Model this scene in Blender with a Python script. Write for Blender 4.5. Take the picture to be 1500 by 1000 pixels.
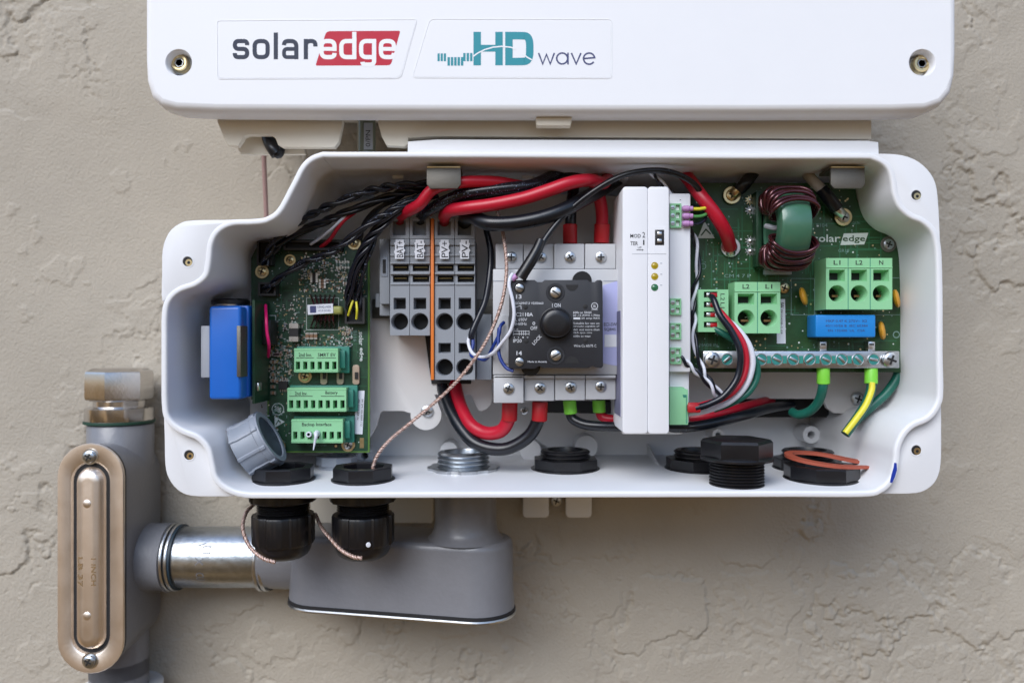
import bpy, bmesh, math, random
import numpy as np
from mathutils import Vector, Matrix
random.seed(7)
SC = bpy.context.scene
for _o in list(bpy.data.objects): bpy.data.objects.remove(_o)
COL = SC.collection
PI = math.pi
U = 0.000325          # metres per working unit
D = 1180.0            # camera to enclosure rim, in working units

# ------------------------------------------------------------------ camera, world, light
cd = bpy.data.cameras.new('camera'); cam = bpy.data.objects.new('camera', cd); COL.objects.link(cam)
cam.location = (0, -D*U, 0); cam.rotation_euler = (PI/2, 0, 0)
cd.sensor_width = 36; cd.lens = 36*D/1500.0; cd.clip_start = 0.01; cd.clip_end = 100
cd.dof.use_dof = True; cd.dof.focus_distance = (D+60)*U; cd.dof.aperture_fstop = 6.3
SC.camera = cam
w = bpy.data.worlds.new('World'); SC.world = w; w.use_nodes = True
nt = w.node_tree; nt.nodes.clear()
out = nt.nodes.new('ShaderNodeOutputWorld')
sky = nt.nodes.new('ShaderNodeTexSky'); sky.sky_type = 'NISHITA'; sky.sun_disc = False
sky.sun_elevation = math.radians(40); sky.sun_rotation = math.radians(215); sky.dust_density = 1.0; sky.ozone_density = 1.6
bg = nt.nodes.new('ShaderNodeBackground'); bg.inputs[1].default_value = 0.15
WROT = 0
wn = nt.nodes.new('ShaderNodeTexNoise'); wn.inputs['Scale'].default_value = 2.3; wn.inputs['Detail'].default_value = 4
wr = nt.nodes.new('ShaderNodeMapRange'); wr.inputs[1].default_value = .40; wr.inputs[2].default_value = .58; wr.inputs[3].default_value = .35; wr.inputs[4].default_value = 1.35
wx = nt.nodes.new('ShaderNodeVectorMath'); wx.operation = 'SCALE'      # noise added to the sky brightness for contrast in metal reflections
wt = nt.nodes.new('ShaderNodeTexCoord'); wm = nt.nodes.new('ShaderNodeMapping'); wm.inputs['Rotation'].default_value = (0, 0, math.radians(WROT)); nt.links.new(wt.outputs['Generated'], wm.inputs[0]); nt.links.new(wm.outputs[0], wn.inputs['Vector']); nt.links.new(wn.outputs[0], wr.inputs[0])
nt.links.new(sky.outputs[0], wx.inputs[0]); nt.links.new(wr.outputs[0], wx.inputs['Scale']); nt.links.new(wx.outputs[0], bg.inputs[0])
bg2 = nt.nodes.new('ShaderNodeBackground'); bg2.inputs[0].default_value = (1.0, 0.60, 0.25, 1); bg2.inputs[1].default_value = 0.36
tc = nt.nodes.new('ShaderNodeTexCoord'); sx = nt.nodes.new('ShaderNodeSeparateXYZ')
mr = nt.nodes.new('ShaderNodeMapRange'); mr.inputs[1].default_value = -0.05; mr.inputs[2].default_value = 0.42; mr.interpolation_type = 'SMOOTHSTEP'
mx = nt.nodes.new('ShaderNodeMixShader')
nt.links.new(tc.outputs['Generated'], sx.inputs[0]); nt.links.new(sx.outputs['Z'], mr.inputs[0])
gr = nt.nodes.new('ShaderNodeMapRange'); gr.inputs[1].default_value = .50; gr.inputs[2].default_value = .60; gr.inputs[3].default_value = .22; gr.inputs[4].default_value = 1.0
gx = nt.nodes.new('ShaderNodeVectorMath'); gx.operation = 'SCALE'; gx.inputs[0].default_value = (1.0, .66, .34)   # patchy sunlit ground
nt.links.new(wn.outputs[0], gr.inputs[0]); nt.links.new(gr.outputs[0], gx.inputs['Scale']); nt.links.new(gx.outputs[0], bg2.inputs[0])
nt.links.new(mr.outputs[0], mx.inputs[0]); nt.links.new(bg2.outputs[0], mx.inputs[1]); nt.links.new(bg.outputs[0], mx.inputs[2])
nt.links.new(mx.outputs[0], out.inputs[0])
sl = bpy.data.lights.new('sun', 'SUN'); sl.energy = 1.45; sl.angle = math.radians(38); sl.color = (0.96, 0.98, 1.0)
so = bpy.data.objects.new('sun', sl); COL.objects.link(so)
so.rotation_euler = Vector((0.30, 0.72, -0.62)).to_track_quat('-Z', 'Y').to_euler()
vs = SC.view_settings; vs.view_transform = 'Standard'; vs.look = 'None'; vs.gamma = 1; vs.exposure = 0.64
try: vs.use_curve_mapping = False
except Exception: pass

# ------------------------------------------------------------------ materials
def lin(h):
    h = h.lstrip('#'); c = [int(h[i:i+2], 16)/255 for i in (0, 2, 4)]
    return tuple(x/12.92 if x <= .04045 else ((x+.055)/1.055)**2.4 for x in c)
_M = {}
def mat(name, col, rough=.45, metal=0.0, bump=0.0, bscale=900, var=.06, vscale=60, coat=0.0, sss=0.0, alpha=1.0, trans=0.0, spots=None):
    if name in _M: return _M[name]
    c = lin(col) if isinstance(col, str) else col
    m = bpy.data.materials.new(name); m.use_nodes = True; n = m.node_tree; b = n.nodes['Principled BSDF']
    t = n.nodes.new('ShaderNodeTexCoord')
    nz = n.nodes.new('ShaderNodeTexNoise'); nz.inputs['Scale'].default_value = vscale; nz.inputs['Detail'].default_value = 6; nz.inputs['Roughness'].default_value = .65
    n.links.new(t.outputs['Object'], nz.inputs['Vector'])
    mix = n.nodes.new('ShaderNodeMix'); mix.data_type = 'RGBA'
    mix.inputs[6].default_value = (*[x*(1-var*2) for x in c], 1); mix.inputs[7].default_value = (*[min(1, x*(1+var)) for x in c], 1)
    n.links.new(nz.outputs[0], mix.inputs[0])
    colout = mix.outputs[2]
    if spots:
        sp = n.nodes.new('ShaderNodeTexNoise'); sp.inputs['Scale'].default_value = spots[1]; sp.inputs['Detail'].default_value = 3
        n.links.new(t.outputs['Object'], sp.inputs['Vector'])
        rm = n.nodes.new('ShaderNodeMapRange'); rm.inputs[1].default_value = spots[2]; rm.inputs[2].default_value = spots[2]+.03
        n.links.new(sp.outputs[0], rm.inputs[0])
        m2 = n.nodes.new('ShaderNodeMix'); m2.data_type = 'RGBA'; m2.inputs[7].default_value = (*lin(spots[0]), 1)
        n.links.new(rm.outputs[0], m2.inputs[0]); n.links.new(colout, m2.inputs[6]); colout = m2.outputs[2]
    n.links.new(colout, b.inputs['Base Color'])
    rr = n.nodes.new('ShaderNodeMapRange'); rr.inputs[3].default_value = max(.02, rough*.8); rr.inputs[4].default_value = min(1, rough*1.25)
    n.links.new(nz.outputs[0], rr.inputs[0]); n.links.new(rr.outputs[0], b.inputs['Roughness'])
    b.inputs['Metallic'].default_value = metal
    if coat: b.inputs['Coat Weight'].default_value = coat; b.inputs['Coat Roughness'].default_value = .1
    if trans: b.inputs['Transmission Weight'].default_value = trans
    if bump:
        bz = n.nodes.new('ShaderNodeTexNoise'); bz.inputs['Scale'].default_value = bscale; bz.inputs['Detail'].default_value = 3
        n.links.new(t.outputs['Object'], bz.inputs['Vector'])
        bp = n.nodes.new('ShaderNodeBump'); bp.inputs['Strength'].default_value = bump; bp.inputs['Distance'].default_value = .0003
        n.links.new(bz.outputs[0], bp.inputs['Height']); n.links.new(bp.outputs[0], b.inputs['Normal'])
    _M[name] = m; return m
WHITE = mat('white_powder_coat', (.78, .79, .81), .38, bump=.12, bscale=1300, var=.03, vscale=25)
COVERW = mat('white_cover_plastic', (.82, .83, .85), .5, bump=.05, bscale=1500, var=.012)
CREAM = mat('cream_plastic', (.78, .73, .62), .5, bump=.1, var=.02)
PLATE = mat('mounting_plate_plastic', (.70, .69, .68), .5, bump=.15, bscale=1200, var=.02)
MODW = mat('module_white', (.80, .81, .84), .42, bump=.08, bscale=2500, var=.01)
BRKW = mat('switch_light_grey', (.50, .51, .53), .5, bump=.1, bscale=2500, var=.02)
DING = mat('terminal_grey', (.27, .29, .32), .5, bump=.1, bscale=2500, var=.03)
DIND = mat('recess_dark', (.012, .012, .013), .7)  # near-black that stands for shade in recesses and gaps, also used for crumbs
ORANGE = mat('orange_plastic', (.75, .20, .03), .5)
BLK = mat('black_plastic', (.009, .009, .011), .3, bump=.15, bscale=1500, var=.15)
BLKS = mat('black_switch_plastic', (.017, .018, .023), .5, bump=.3, bscale=3000, var=.1)
BLKG = mat('black_rubber_cable', (.007, .009, .014), .28, bump=.1, bscale=500, var=.2)
BLKP = mat('black_printed_wire', (.007, .009, .016), .25, bump=.1, bscale=700, var=.2, spots=('#7f8ba8', 1500, .64))
BLKW = mat('black_thin_wire', (.007, .009, .018), .24, bump=.1, bscale=900, var=.3)
RED = mat('red_cable', (.50, .008, .028), .35, bump=.08, bscale=500, var=.08)
REDF = mat('red_ferrule', (.42, .008, .014), .4)
WHTW = mat('white_wire', (.72, .74, .82), .4)
BLUW = mat('blue_wire', (.01, .035, .22), .35)
GRNW = mat('green_wire', (.008, .12, .085), .38, var=.1)
YELW = mat('yellow_wire', (.75, .68, .04), .4)
PURP = mat('purple_ferrule', (.48, .24, .50), .45)
MAG = mat('magenta_wire', (.75, .01, .16), .35)
LIMEF = mat('lime_ferrule', (.20, .62, .05), .4)
GRNT = mat('green_terminal_plastic', (.27, .60, .32), .5, bump=.1, bscale=2500, var=.04)
TEAL = mat('teal_header_plastic', (.03, .22, .16), .45)
PCBG = mat('circuit_board_green', (.018, .074, .020), .4, bump=.2, bscale=1200, var=.45, vscale=90)
PCBD = mat('circuit_board_dark_green', (.016, .068, .032), .4, bump=.2, bscale=1200, var=.5, vscale=120)
PCBE = mat('board_edge', (.09, .20, .03), .6)
TRACE = mat('board_trace', (.022, .115, .05), .4, var=.1)
SILK = mat('silkscreen', (.55, .60, .58), .6)
SILKD = mat('silkscreen_faint', (.16, .26, .24), .6)
CHIP = mat('chip_black', (.018, .017, .018), .4)
TAN = mat('chip_capacitor_brown', (.25, .13, .07), .5)
NICK = mat('solder_tin', (.72, .72, .72), .28, 1.0, var=.1, vscale=600)
ZINC = mat('zinc_plated', (.60, .62, .64), .3, 1.0, bump=.15, bscale=700, var=.15, vscale=300)
STEEL = mat('galvanised_steel', (.50, .54, .58), .3, 1.0, bump=.3, bscale=500, var=.2, vscale=250)
SATIN = mat('satin_clip_steel', (.17, .16, .14), .45, .75, bump=.4, bscale=2500, var=.1)
BRASS = mat('brass', (.74, .60, .34), .3, 1.0, var=.15, vscale=400)
PLATEM = mat('conduit_cover_metal', (.95, .84, .74), .38, 1.0, bump=.1, bscale=900, var=.07, vscale=60, coat=.0)
DIEC = mat('diecast_zinc', (.64, .62, .60), .22, 1.0, bump=.12, bscale=600, var=.07, vscale=120)
GPAINT = mat('grey_conduit_paint', (.20, .205, .225), .34, bump=.5, bscale=420, var=.08, coat=.15)
GPVC = mat('grey_pvc', (.27, .30, .35), .45, bump=.1, var=.04)
GASK = mat('black_gasket', (.012, .012, .014), .7)
SILIC = mat('red_silicone', (.36, .075, .04), .55, bump=.1)
BLUB = mat('blue_shrink_wrap', (.006, .13, .56), .38, bump=.1, bscale=400, coat=.2, var=.05)
BLUC = mat('blue_capacitor', (.01, .22, .62), .4, var=.04)
CORE = mat('green_core_coating', (.05, .15, .09), .3, coat=.4, bump=.15, bscale=500)
ENAM = mat('enamelled_copper', (.085, .016, .022), .2, .6, coat=.6, var=.2)
VARI = mat('yellow_disc_coating', (.62, .30, .02), .3, coat=.3, var=.1)
COPB = mat('copper_braid', (.60, .40, .33), .38, .5, bump=1.0, bscale=2200, var=.55, vscale=2200)
PINK = mat('pinkish_cable', (.42, .27, .25), .5)
LOGOR = mat("logo_red", (.50, .004, .03), .6, var=.01)
LOGOK = mat('logo_slate', (.013, .022, .05), .6, var=.01)
LOGOT = mat('logo_teal', (.018, .27, .33), .6, var=.01)
LOGOW = mat('logo_white', (.85, .86, .88), .5, var=.01)
LOGOB = mat('logo_blue_grey', (.045, .055, .16), .6, var=.01)
INK = mat('black_ink', (.02, .02, .025), .6)
PRW = mat('white_print', (.62, .64, .68), .6)
STICK = mat('white_sticker', (.74, .76, .82), .5, var=.01)
LILAC = mat('pale_blue_sticker', (.42, .44, .72), .4, var=.02)
BLUM = mat('blue_marker_ink', (.01, .04, .35), .4)
LEDY = mat('amber_led_lens', (.42, .30, .01), .2, coat=.5)
LEDG = mat('green_led_lens', (.03, .16, .07), .2, coat=.5)
CLEAR = mat('clear_tube_plastic', (.30, .33, .26), .12, trans=.45)
GREYC = mat('grey_label_card', (.40, .42, .46), .5)

# ------------------------------------------------------------------ geometry helpers (working units: x right, y away, z up)
def S(d): return 1 + d/D
def X(px, d): return (px-750)*S(d)
def Z(py, d): return (500-py)*S(d)
def P(px, py, d): return Vector((X(px, d), d, Z(py, d)))
class MB:
    def __init__(s): s.V = []; s.F = []; s.I = []; s.mats = []
    def mi(s, m):
        if m not in s.mats: s.mats.append(m)
        return s.mats.index(m)
    def add(s, V, F, m):
        k = len(s.V); i = s.mi(m)
        s.V += [tuple(v) for v in V]; s.F += [tuple(k+a for a in f) for f in F]; s.I += [i]*len(F); return s
    def bm(s, bm, m):
        bm.verts.index_update()
        s.add([v.co[:] for v in bm.verts], [[v.index for v in f.verts] for f in bm.faces], m); bm.free(); return s
    def box(s, x0, x1, y0, y1, z0, z1, m, bev=0, seg=2, M=None):
        b = bmesh.new(); bmesh.ops.create_cube(b, size=1)
        for v in b.verts: v.co = Vector(((x0+x1)/2+v.co.x*(x1-x0), (y0+y1)/2+v.co.y*(y1-y0), (z0+z1)/2+v.co.z*(z1-z0)))
        if bev: bmesh.ops.bevel(b, geom=b.edges[:], offset=bev, segments=seg, profile=.5, affect='EDGES', clamp_overlap=True)
        if M is not None: b.transform(M)
        return s.bm(b, m)
    def pbox(s, px0, py0, px1, py1, d0, d1, m, bev=0, seg=2):
        """box whose near face stands at depth d0 over the given span"""
        return s.box(X(px0, d0), X(px1, d0), d0, d1, Z(py1, d0), Z(py0, d0), m, bev, seg)
    def prism(s, pts, y0, y1, m, bev=0, seg=2):
        """pts (x,z) extruded along y"""
        n = len(pts); b = bmesh.new()
        A = [b.verts.new((x, y0, z)) for x, z in pts]; B = [b.verts.new((x, y1, z)) for x, z in pts]
        fa = b.faces.new(A); b.faces.new(B[::-1])
        for i in range(n): b.faces.new((A[i], B[i], B[(i+1) % n], A[(i+1) % n]))
        bmesh.ops.recalc_face_normals(b, faces=b.faces[:])
        if bev:
            e = [x for x in b.edges if all(abs(v.co.y-y0) < 1e-6 for v in x.verts)]
            bmesh.ops.bevel(b, geom=e, offset=bev, segments=seg, profile=.5, affect='EDGES', clamp_overlap=True)
        return s.bm(b, m)
    def pprism(s, pts, d0, d1, m, bev=0, seg=2):
        return s.prism([(X(a, d0), Z(b, d0)) for a, b in pts], d0, d1, m, bev, seg)
    def lathe(s, prof, o, axis, m, seg=32, rot=0, mod=None):
        """profile (r, h) spun round the axis through o"""
        ax = Vector(axis).normalized(); t = Vector((0, 0, 1)) if abs(ax.z) < .9 else Vector((1, 0, 0))
        u = ax.cross(t).normalized(); v = ax.cross(u).normalized(); o = Vector(o)
        V = []; F = []
        for r, h in prof:
            for i in range(seg):
                a = rot+2*PI*i/seg; q = r*(mod(a) if mod else 1)
                V.append(o+ax*h+u*(q*math.cos(a))+v*(q*math.sin(a)))
        for j in range(len(prof)-1):
            for i in range(seg):
                k = (i+1) % seg; F.append((j*seg+i, (j+1)*seg+i, (j+1)*seg+k, j*seg+k))
        if prof[0][0] > 1e-4: F.append(tuple(range(seg)))
        if prof[-1][0] > 1e-4: F.append(tuple(reversed([(len(prof)-1)*seg+i for i in range(seg)])))
        return s.add(V, F, m)
    def ring(s, r0, r1, h0, h1, o, axis, m, seg=32, rot=0, mod=None, bev=.6):
        """annulus, hollow through; outer may be modulated"""
        b = bev
        ax = Vector(axis).normalized(); t = Vector((0, 0, 1)) if abs(ax.z) < .9 else Vector((1, 0, 0))
        u = ax.cross(t).normalized(); v = ax.cross(u).normalized(); o = Vector(o); V = []; F = []
        pr = [(r0, h0, 0), (r1-b, h0, 1), (r1, h0+b, 1), (r1, h1-b, 1), (r1-b, h1, 1), (r0+b, h1, 0), (r0, h1-b, 0)]
        for r, h, q in pr:
            for i in range(seg):
                a = rot+2*PI*i/seg; R = r*(mod(a) if (mod and q) else 1)
                V.append(o+ax*h+u*(R*math.cos(a))+v*(R*math.sin(a)))
        n = len(pr)
        for j in range(n):
            for i in range(seg):
                k = (i+1) % seg; j2 = (j+1) % n; F.append((j*seg+i, j2*seg+i, j2*seg+k, j*seg+k))
        return s.add(V, F, m)
    def tube(s, pts, r, m, seg=12, sub=6, caps=True, closed=False):
        pts = [Vector(p) for p in pts]; C = spline(pts, sub, closed) if sub > 1 else pts
        n = len(C); rs = r if isinstance(r, (list, tuple)) else None
        V = []; F = []; N = None
        for i in range(n):
            if closed: T = (C[(i+1) % n]-C[i-1]).normalized()
            else: T = (C[min(i+1, n-1)]-C[max(i-1, 0)]).normalized()
            if N is None: N = T.cross(Vector((.13, 1, .21))).normalized()
            N = (N-T*N.dot(T)).normalized(); B = T.cross(N)
            R = r if rs is None else rs[0]+(rs[1]-rs[0])*i/(n-1)
            for k in range(seg):
                a = 2*PI*k/seg; V.append(C[i]+N*(R*math.cos(a))+B*(R*math.sin(a)))
        for i in range(n if closed else n-1):
            j = (i+1) % n
            for k in range(seg):
                l = (k+1) % seg; F.append((i*seg+k, j*seg+k, j*seg+l, i*seg+l))
        if caps and not closed: F.append(tuple(reversed(range(seg)))); F.append(tuple((n-1)*seg+k for k in range(seg)))
        return s.add(V, F, m)
    def flat(s, pts, d, m):
        """closed outline in photo-plane px turned into a thin face at depth d"""
        return s.add([P(a, b, d) for a, b in pts], [tuple(range(len(pts)))], m)
    def holed(s, x0, x1, z0, z1, y0, y1, holes, m, dark=None, bev=0):
        """block with pockets. holes: ('r',hx0,hx1,hz0,hz1,depth) or ('c',cx,cz,r,depth) """
        dark = dark or DIND; cells = []  # pocket floors go near-black for the shade in the holes
        for h in holes:
            if h[0] == 'r': cells.append((h[1], h[2], h[3], h[4]))
            else: g = h[3]*1.06; cells.append((h[1]-g, h[1]+g, h[2]-g, h[2]+g))
        xs = sorted(set([x0, x1]+[c[0] for c in cells]+[c[1] for c in cells])); zs = sorted(set([z0, z1]+[c[2] for c in cells]+[c[3] for c in cells]))
        for i in range(len(xs)-1):
            for j in range(len(zs)-1):
                cx, cz = (xs[i]+xs[i+1])/2, (zs[j]+zs[j+1])/2
                if any(c[0] < cx < c[1] and c[2] < cz < c[3] for c in cells): continue
                s.add([(xs[i], y0, zs[j]), (xs[i+1], y0, zs[j]), (xs[i+1], y0, zs[j+1]), (xs[i], y0, zs[j+1])], [(0, 1, 2, 3)], m)
        for h, c in zip(holes, cells):
            if h[0] == 'r':
                dp = h[5]; a, b_, e, f = c; q = h[6] if len(h) > 6 else 0
                V = [(a, y0, e), (b_, y0, e), (b_, y0, f), (a, y0, f), (a+q, y0+dp, e+q), (b_-q, y0+dp, e+q), (b_-q, y0+dp, f-q), (a+q, y0+dp, f-q)]
                s.add(V, [(0, 1, 5, 4), (1, 2, 6, 5), (2, 3, 7, 6), (3, 0, 4, 7)], m)
                V2 = V[4:]; s.add([(v[0], v[1]-.01, v[2]) for v in V2], [(0, 1, 2, 3)], dark)
            else:
                _, cx, cz, r, dp = h[:5]; n = 32; g = r*1.06; Vo = []; Vi = []; Vd = []; Vm = []
                for k in range(n):
                    t = 2*PI*(k+.5)/n; cc, ss = math.cos(t), math.sin(t); f = g/max(abs(cc), abs(ss))
                    Vo.append((cx+cc*f, y0, cz+ss*f)); Vi.append((cx+cc*r, y0, cz+ss*r)); Vm.append((cx+cc*r*.92, y0+r*.2, cz+ss*r*.92)); Vd.append((cx+cc*r*.90, y0+dp, cz+ss*r*.90))
                # corners of the cell
                for sx_, sz_ in ((1, 1), (-1, 1), (-1, -1), (1, -1)):
                    a = math.atan2(sz_, sx_) % (2*PI); k = int(a/(2*PI)*n-.5) % n; k2 = (k+1) % n
                    s.add([Vo[k], (cx+sx_*g, y0, cz+sz_*g), Vo[k2]], [(0, 1, 2)], m)
                V = Vo+Vi+Vm+Vd; F = []
                for k in range(n):
                    l = (k+1) % n
                    for q in range(3): F.append((q*n+k, q*n+l, (q+1)*n+l, (q+1)*n+k))
                s.add(V, F, m); s.add([(a, b-.01, c_) for a, b, c_ in Vd], [tuple(range(n))], dark)
        s.add([(x0, y0, z0), (x1, y0, z0), (x1, y0, z1), (x0, y0, z1), (x0, y1, z0), (x1, y1, z0), (x1, y1, z1), (x0, y1, z1)], [(0, 1, 5, 4), (1, 2, 6, 5), (2, 3, 7, 6), (3, 0, 4, 7), (4, 5, 6, 7)], m)
        return s
    def build(s, name, parent=None, smooth=35, loc=None):
        if loc is None:
            A = np.array(s.V); lo = A.min(0); hi = A.max(0); loc = ((lo[0]+hi[0])/2, (lo[1]+hi[1])/2, lo[2])
        me = bpy.data.meshes.new(name)
        me.from_pydata([((v[0]-loc[0])*U, (v[1]-loc[1])*U, (v[2]-loc[2])*U) for v in s.V], [], s.F)
        for m in s.mats: me.materials.append(m)
        me.polygons.foreach_set('material_index', s.I)
        b = bmesh.new(); b.from_mesh(me); bmesh.ops.recalc_face_normals(b, faces=b.faces[:]); b.to_mesh(me); b.free()
        me.polygons.foreach_set('use_smooth', [True]*len(me.polygons)); me.set_sharp_from_angle(angle=math.radians(smooth)); me.update()
        o = bpy.data.objects.new(name, me); COL.objects.link(o)
        w_ = Vector(loc)*U; WL[o.name] = w_
        if parent is not None: o.parent = parent; o.location = w_-WL[parent.name]
        else: o.location = w_
        return o
WL = {}
def tag(o, label=None, cat=None, group=None, kind=None):
    for k, v in (('label', label), ('category', cat), ('group', group), ('kind', kind)):
        if v: o[k] = v
    return o
def thing(name, label, cat, loc, group=None):
    o = bpy.data.objects.new(name, None); COL.objects.link(o); o.empty_display_size = .01
    o.location = Vector(loc)*U; WL[o.name] = Vector(loc)*U
    return tag(o, label, cat, group)
def spline(P_, sub, closed=False):
    n = len(P_); R = []
    rng = range(n if closed else n-1)
    for i in rng:
        if closed: a, b, c, d = P_[i-1], P_[i], P_[(i+1) % n], P_[(i+2) % n]
        else:
            b, c = P_[i], P_[i+1]; a = P_[i-1] if i else b*2-c; d = P_[i+2] if i+2 < n else c*2-b
        for k in range(sub):
            t = k/sub; R.append(.5*((2*b)+(c-a)*t+(2*a-5*b+4*c-d)*t*t+(3*b-a-3*c+d)*t**3))
    if not closed: R.append(P_[-1])
    return R
def sp2(pts, sub=6, closed=True): return [(v.x, v.y) for v in spline([Vector((a, b, 0)) for a, b in pts], sub, closed)]
def rrect(x0, y0, x1, y1, r, n=6):
    R = []
    for cx, cy, a0 in ((x1-r, y0+r, -90), (x1-r, y1-r, 0), (x0+r, y1-r, 90), (x0+r, y0+r, 180)):
        for k in range(n+1):
            a = math.radians(a0+90*k/n); R.append((cx+r*math.cos(a), cy+r*math.sin(a)))
    return R
def circ(cx, cy, r, n=24, a0=0, a1=360): return [(cx+r*math.cos(math.radians(a0+(a1-a0)*k/n)), cy+r*math.sin(math.radians(a0+(a1-a0)*k/n))) for k in range(n+(0 if a1-a0 == 360 else 1))]
def path(pts, closed=False):
    """polyline with corner radii (x,y,r)"""
    R = []; n = len(pts)
    for i, p in enumerate(pts):
        r = p[2] if len(p) > 2 else 0; v = Vector(p[:2])
        if r == 0 or (not closed and i in (0, n-1)): R.append(v); continue
        a = Vector(pts[i-1][:2])-v; b = Vector(pts[(i+1) % n][:2])-v
        ra = min(r, a.length*.5 if i > 1 or closed else a.length); rb = min(r, b.length*.5 if i < n-2 or closed else b.length)
        A = v+a.normalized()*ra; B = v+b.normalized()*rb
        for k in range(7):
            t = k/6; R.append(A*(1-t)**2*1+v*2*t*(1-t)+B*t*t)
    C = [R[0]]
    for v in R[1:]:
        if (v-C[-1]).length > 1e-3: C.append(v)
    if closed and (C[0]-C[-1]).length < 1e-3: C.pop()
    return C
_sk = [0]
def stroke(mb, pts, wd, d, m, closed=False):
    C = path(pts, closed); n = len(C); A = []; B = []
    for i in range(n):
        if closed: a, b = C[i]-C[i-1], C[(i+1) % n]-C[i]
        else:
            a = C[i]-C[i-1] if i else C[1]-C[0]; b = C[i+1]-C[i] if i < n-1 else C[i]-C[i-1]
        a = a.normalized(); b = b.normalized(); t = (a+b)
        t = t.normalized() if t.length > .01 else a
        nn = Vector((-t.y, t.x)); k = max(.5, nn.dot(Vector((-a.y, a.x)))); o = nn*(wd/2/k)
        A.append(C[i]+o); B.append(C[i]-o)
    _sk[0] = (_sk[0]+1) % 7; dd = d-.012*_sk[0]
    V = [P(v.x, v.y, dd) for v in A]+[P(v.x, v.y, dd) for v in B]
    F = [(i, (i+1) % n, n+(i+1) % n, n+i) for i in range(n if closed else n-1)]
    mb.add(V, F, m)
_TC = {}
def textmesh(s, bold=0.0):
    k = (s, bold)
    if k in _TC: return _TC[k]
    c = bpy.data.curves.new('t', 'FONT'); c.body = s; c.align_x = 'LEFT'; c.resolution_u = 2; c.offset = bold; c.fill_mode = 'FRONT'
    o = bpy.data.objects.new('t', c); COL.objects.link(o); bpy.context.view_layer.update()
    dg = bpy.context.evaluated_depsgraph_get(); me = o.evaluated_get(dg).to_mesh()
    V = [v.co[:2] for v in me.vertices]; F = [tuple(p.vertices) for p in me.polygons]
    o.evaluated_get(dg).to_mesh_clear(); bpy.data.objects.remove(o); bpy.data.curves.remove(c)
    _TC[k] = (V, F); return _TC[k]
def text(mb, s, px, py, wpx, hpx, d, m, rot=0, bold=0.0):
    """centre at px,py; fitted into width wpx and height hpx (px of the plane at depth d); rot degrees"""
    V, F = textmesh(s, bold)
    if not V: return
    xs = [v[0] for v in V]; ys = [v[1] for v in V]; x0, x1, y0, y1 = min(xs), max(xs), min(ys), max(ys)
    a = math.radians(rot); c, sn = math.cos(a), math.sin(a); R = []
    for x, y in V:
        u = ((x-x0)/(x1-x0)-.5)*wpx; v = ((y-y0)/max(1e-6, y1-y0)-.5)*hpx
        R.append(P(px+u*c-v*sn*1, py-(u*sn+v*c), d))
    mb.add(R, F, m)
def cable(name, label, pts, r, m, parent=None, cat='cable', group=None, seg=12, sub=8):
    mb = MB(); mb.tube([P(*p) for p in pts], r, m, seg, sub); o = mb.build(name, parent, 60)
    if parent is None: tag(o, label, cat, group)
    return o
def twisted(name, label, pts, n, R, r, pitch, mats, group=None, cat='wires'):
    C = spline([P(*p) for p in pts], 22); root = thing(name, label, cat, C[0], group)
    L = [0]
    for i in range(1, len(C)): L.append(L[-1]+(C[i]-C[i-1]).length)
    for k in range(n):
        Q = []; N = None
        for i in range(len(C)):
            T = (C[min(i+1, len(C)-1)]-C[max(i-1, 0)]).normalized()
            if N is None: N = T.cross(Vector((.1, 1, .2))).normalized()
            N = (N-T*N.dot(T)).normalized(); B = T.cross(N)
            a = 2*PI*(k/n+L[i]/pitch+.12*math.sin(L[i]*.05)); f = R*(1+.25*math.sin(L[i]*.08+k*2))
            Q.append(C[i]+N*(f*math.cos(a))+B*(f*math.sin(a)))
        mb = MB(); mb.tube(Q, r, mats[k % len(mats)], 8, 1); mb.build('wire', root, 60)
    return root
def cross_screw(mb, x, z, y, r, m, style='x', rot=20, h=None):
    """pan head at plane y facing the viewer, with dark bars on top for the shade of its recess"""
    h = h or r*.45
    mb.lathe([(r, 0), (r, h*.45), (r*.92, h*.75), (r*.7, h*.95), (r*.62, h), (0.001, h*1.02)], (x, y, z), (0, -1, 0), m, 24)
    a = math.radians(rot)
    for k in range(1 if style == '-' else 2):
        q = a+k*PI/2; M = Matrix.Translation((x, y-h, z)) @ Matrix.Rotation(q, 4, 'Y'); wd = r*.13
        mb.box(-r*.6 if style != '-' else -r*.85, r*.6 if style != '-' else r*.85, -.35, .5, -wd, wd, DIND, M=M)  # dark bars laid on the head as the shade of its recess
    if style == 'x': mb.lathe([(r*.22, 0), (r*.2, .4), (0.001, .4)], (x, y-h, z), (0, -1, 0), DIND, 10)
def screw(parent, px, py, d, rpx, m=None, style='x', rot=20, name='screw', washer=None):
    m = m or ZINC; mb = MB(); r = rpx*S(d)
    if washer: mb.ring(r*.8, r*1.45, 0, 1.6, (X(px, d), d, Z(py, d)), (0, -1, 0), washer, 24)
    cross_screw(mb, X(px, d), Z(py, d), d, r, m, style, rot)
    return mb.build(name, parent)
def screw_thing(label, px, py, d, rpx, m=None, style='x', rot=20, cat='screw', group=None, washer=None):
    o = screw(None, px, py, d, rpx, m, style, rot, 'screw', washer); return tag(o, label, cat, group)

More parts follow.
